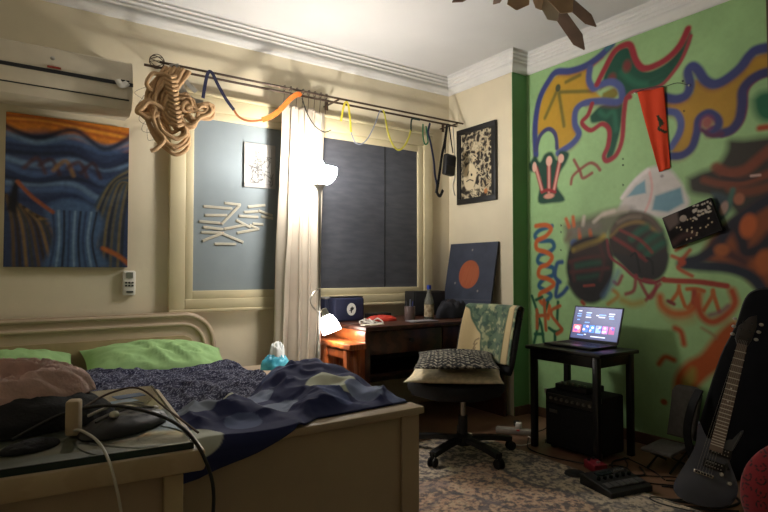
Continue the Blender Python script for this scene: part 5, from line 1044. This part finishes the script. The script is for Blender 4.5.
cable([(3.06, 1.9, .006), (2.94, 1.92, .006), (2.84, 1.86, .006), (2.8, 1.76, .006), (2.88, 1.70, .006), (2.97, 1.78, .006)], 'black cable loop between the pedals and the folding seat', .005)
pst = thing('power_strip', 'white power strip with plugs behind the office chair', 'power strip', (2.92, 2.62, 0))
MB().box((2.90, 2.63, .02), (.06, .26, .036), (0, 0, R(35)), .006).build('strip', mat('strip_beige', (150, 142, 130), .5), pst)
MB().box((2.915, 2.615, .058), (.04, .04, .04), (0, 0, R(35)), .006).build('plug', WHITEP, pst); MB().box((2.955, 2.67, .056), (.035, .035, .036), (0, 0, R(35)), .006).build('plug', BLACK, pst)
MB().box((2.865, 2.575, .042), (.012, .02, .008), (0, 0, R(35))).build('switch', mat('switch_red', (170, 40, 30), .4), pst)

# pieces on the mural wall ----------------------------------------------------
pn = thing('pennant', 'long orange-red cloth pennant pinned on the mural wall', 'pennant', (XG - .01, 1.93, 1.73))
PT = [(2.022, 2.274), (1.843, 2.257), (1.816, 1.744), (1.883, 1.729)]
tl, tr_, brr, bl = PT
n1, n2 = 24, 60; U, W = np.meshgrid(np.linspace(0, 1, n1), np.linspace(0, 1, n2), indexing='ij')
yy = (tl[0] * (1 - U) + tr_[0] * U) * (1 - W) + (bl[0] * (1 - U) + brr[0] * U) * W; zz = (tl[1] * (1 - U) + tr_[1] * U) * (1 - W) + (bl[1] * (1 - U) + brr[1] * U) * W
rr = Raster(0, 1, 0, 1, .02, (188, 52, 24))
pr = np.empty((n1, n2, 3)); pr[:] = lin((206, 62, 26))
gx, gz = U, W
def seg(a, b, w_):
    dx, dy = b[0] - a[0], (b[1] - a[1]) * 4; t_ = np.clip(((gx - a[0]) * dx + (gz - a[1]) * 4 * dy) / (dx * dx + dy * dy), 0, 1); return np.hypot(gx - a[0] - t_ * dx, (gz - a[1]) * 4 - t_ * dy) < w_
mk = seg((.62, .34), (.82, .44), .07) | seg((.82, .44), (.55, .50), .07) | seg((.55, .50), (.9, .55), .07) | seg((.62, .34), (.68, .44), .05)
pr[mk] = lin((36, 44, 24))
gridobj('cloth', np.stack([XG - .012 - .006 * np.sin(U * 9 + W * 3), yy, zz], -1), cmat('pennant_cloth', .85), pn, pr, solid=.002)
MB().tube([(XG - .012, tl[0] + .02, tl[1] + .002), (XG - .012, (tl[0] + tr_[0]) / 2, tl[1] + .006), (XG - .012, tr_[0], tr_[1] + .004), (XG - .008, tr_[0] - .08, tr_[1] + .005), (XG - .004, tr_[0] - .15, tr_[1] - .03)], .002, 6, 4).build('string', CABLEB, pn)
for p_ in ((tl[0] + .02, tl[1]), (tr_[0] - .15, tr_[1] - .03)): MB().ell((XG - .008, p_[0], p_[1]), (.006, .006, .006), u=10, v=6).build('pin', WHITEP, pn)
STA = [(1.872, 1.437), (1.568, 1.529), (1.517, 1.340), (1.787, 1.241)]
sc = thing('star_canvas', 'tilted dark canvas with scattered pale spots on the mural wall', 'painting', (XG - .01, 1.69, 1.25))
a_, b_, c_, d4 = [Vector((XG - .03, p[0], p[1])) for p in STA]      # TL TR BR BL
ex = ((b_ - a_) + (c_ - d4)) / 2; ey = ((a_ - d4) + (b_ - c_)) / 2; wS, hS = ex.length, ey.length
MS = frame_mat((a_ + b_ + c_ + d4) / 4 - ex / 2 - ey / 2, ex, ey)
MB(MS).box((wS / 2, hS / 2, -.0135), (wS, hS, .026), bev=.002).build('canvas', BLACK, sc)
rr = Raster(.004, wS - .004, .004, hS - .004, .004, (30, 27, 28)); rnd = random.Random(6); rr.grain(.4, 30, 3)
rr.poly([(0, hS), (.10, hS), (.09, hS - .07), (.02, hS - .09)], (96, 84, 80), .02); rr.ell((.12, .15), (.022, .02), (150, 138, 128)); rr.stroke([(.02, .03), (.08, .05), (.15, .04)], .03, (70, 50, 48), .9)
for k in range(30): rr.ell((rnd.uniform(.18, .30), rnd.gauss(.15, .02)), (rnd.uniform(.004, .012), .006), (186, 176, 162), 0, .5, .9)
for k in range(22): rr.ell((rnd.uniform(.06, wS - .02), rnd.uniform(.02, .14)), (.005, .005), (190, 170, 140), 0, .5, .9)
gridobj('painted_face', xf(np.stack([rr.X, rr.Y, np.full_like(rr.X, .0005)], -1), MS), cmat('star_paint', .8, spec=.1), sc, rr.c, smooth=None)

# pendant of brown wooden blades -----------------------------------------------
HX, HY, HZ = 1.93, 1.68, 2.50
pe = thing('blade_pendant', 'pendant ornament of brown wooden blades hanging from the ceiling', 'pendant', (HX, HY, ZC - .03))
MB().lathe([(.002, ZC - .03), (.04, ZC - .03), (.055, ZC - .012), (.055, ZC), (.002, ZC)], Matrix.Translation((HX, HY, 0))).build('canopy', BLACK, pe)
MB().cyl((HX, HY, HZ), (HX, HY, ZC - .028), .006, n=10).build('rod', RODM, pe); MB().ell((HX, HY, HZ), (.05, .05, .04)).build('hub', RODM, pe)
WB = [mat('blade_dark', (116, 90, 70), .6, rgb2=(100, 78, 60), scale=14), mat('blade_mid', (198, 168, 136), .6, rgb2=(176, 148, 118), scale=14), mat('blade_pale', (226, 216, 200), .6)]
BL = [((2.278, 1.619, 2.160), 0.07, 0, 0.5), ((2.343, 1.598, 2.280), 0.06, 0, 0.6), ((2.063, 1.607, 2.240), 0.075, 2, 0.1), ((1.986, 1.633, 2.280), 0.05, 1, 0.4), ((1.990, 1.783, 2.340), 0.11, 1, 0.1), ((2.007, 1.949, 2.440), 0.05, 0, 0.5), ((1.851, 2.080, 2.460), 0.05, 0, 0.4), ((2.081, 1.539, 2.260), 0.09, 1, -0.3), ((1.600, 1.500, 2.500), 0.06, 0, 0.3), ((1.750, 1.350, 2.450), 0.06, 1, 0.2), ((2.050, 1.300, 2.480), 0.06, 0, 0.3), ((2.300, 1.450, 2.450), 0.06, 1, 0.4), ((1.620, 1.750, 2.550), 0.06, 1, 0.4)]
for (tip, wd, mi, ro) in BL:
    v_ = Vector(tip) - Vector((HX, HY, HZ)); L = v_.length; sd = v_.cross(Vector((HX, HY, HZ - 1.1))).normalized(); sd = (Matrix.Rotation(ro, 3, v_.normalized()) @ sd)
    Mx = frame_mat((HX, HY, HZ), sd, v_)
    MB(Mx).prism([(-wd * .22, .03), (wd * .22, .03), (wd * .45, L * .6), (wd * .5, L * .86), (wd * .06, L), (-wd * .02, L), (-wd * .42, L * .9), (-wd * .4, L * .5)], .004, None, 0).build('blade', WB[mi], pe)
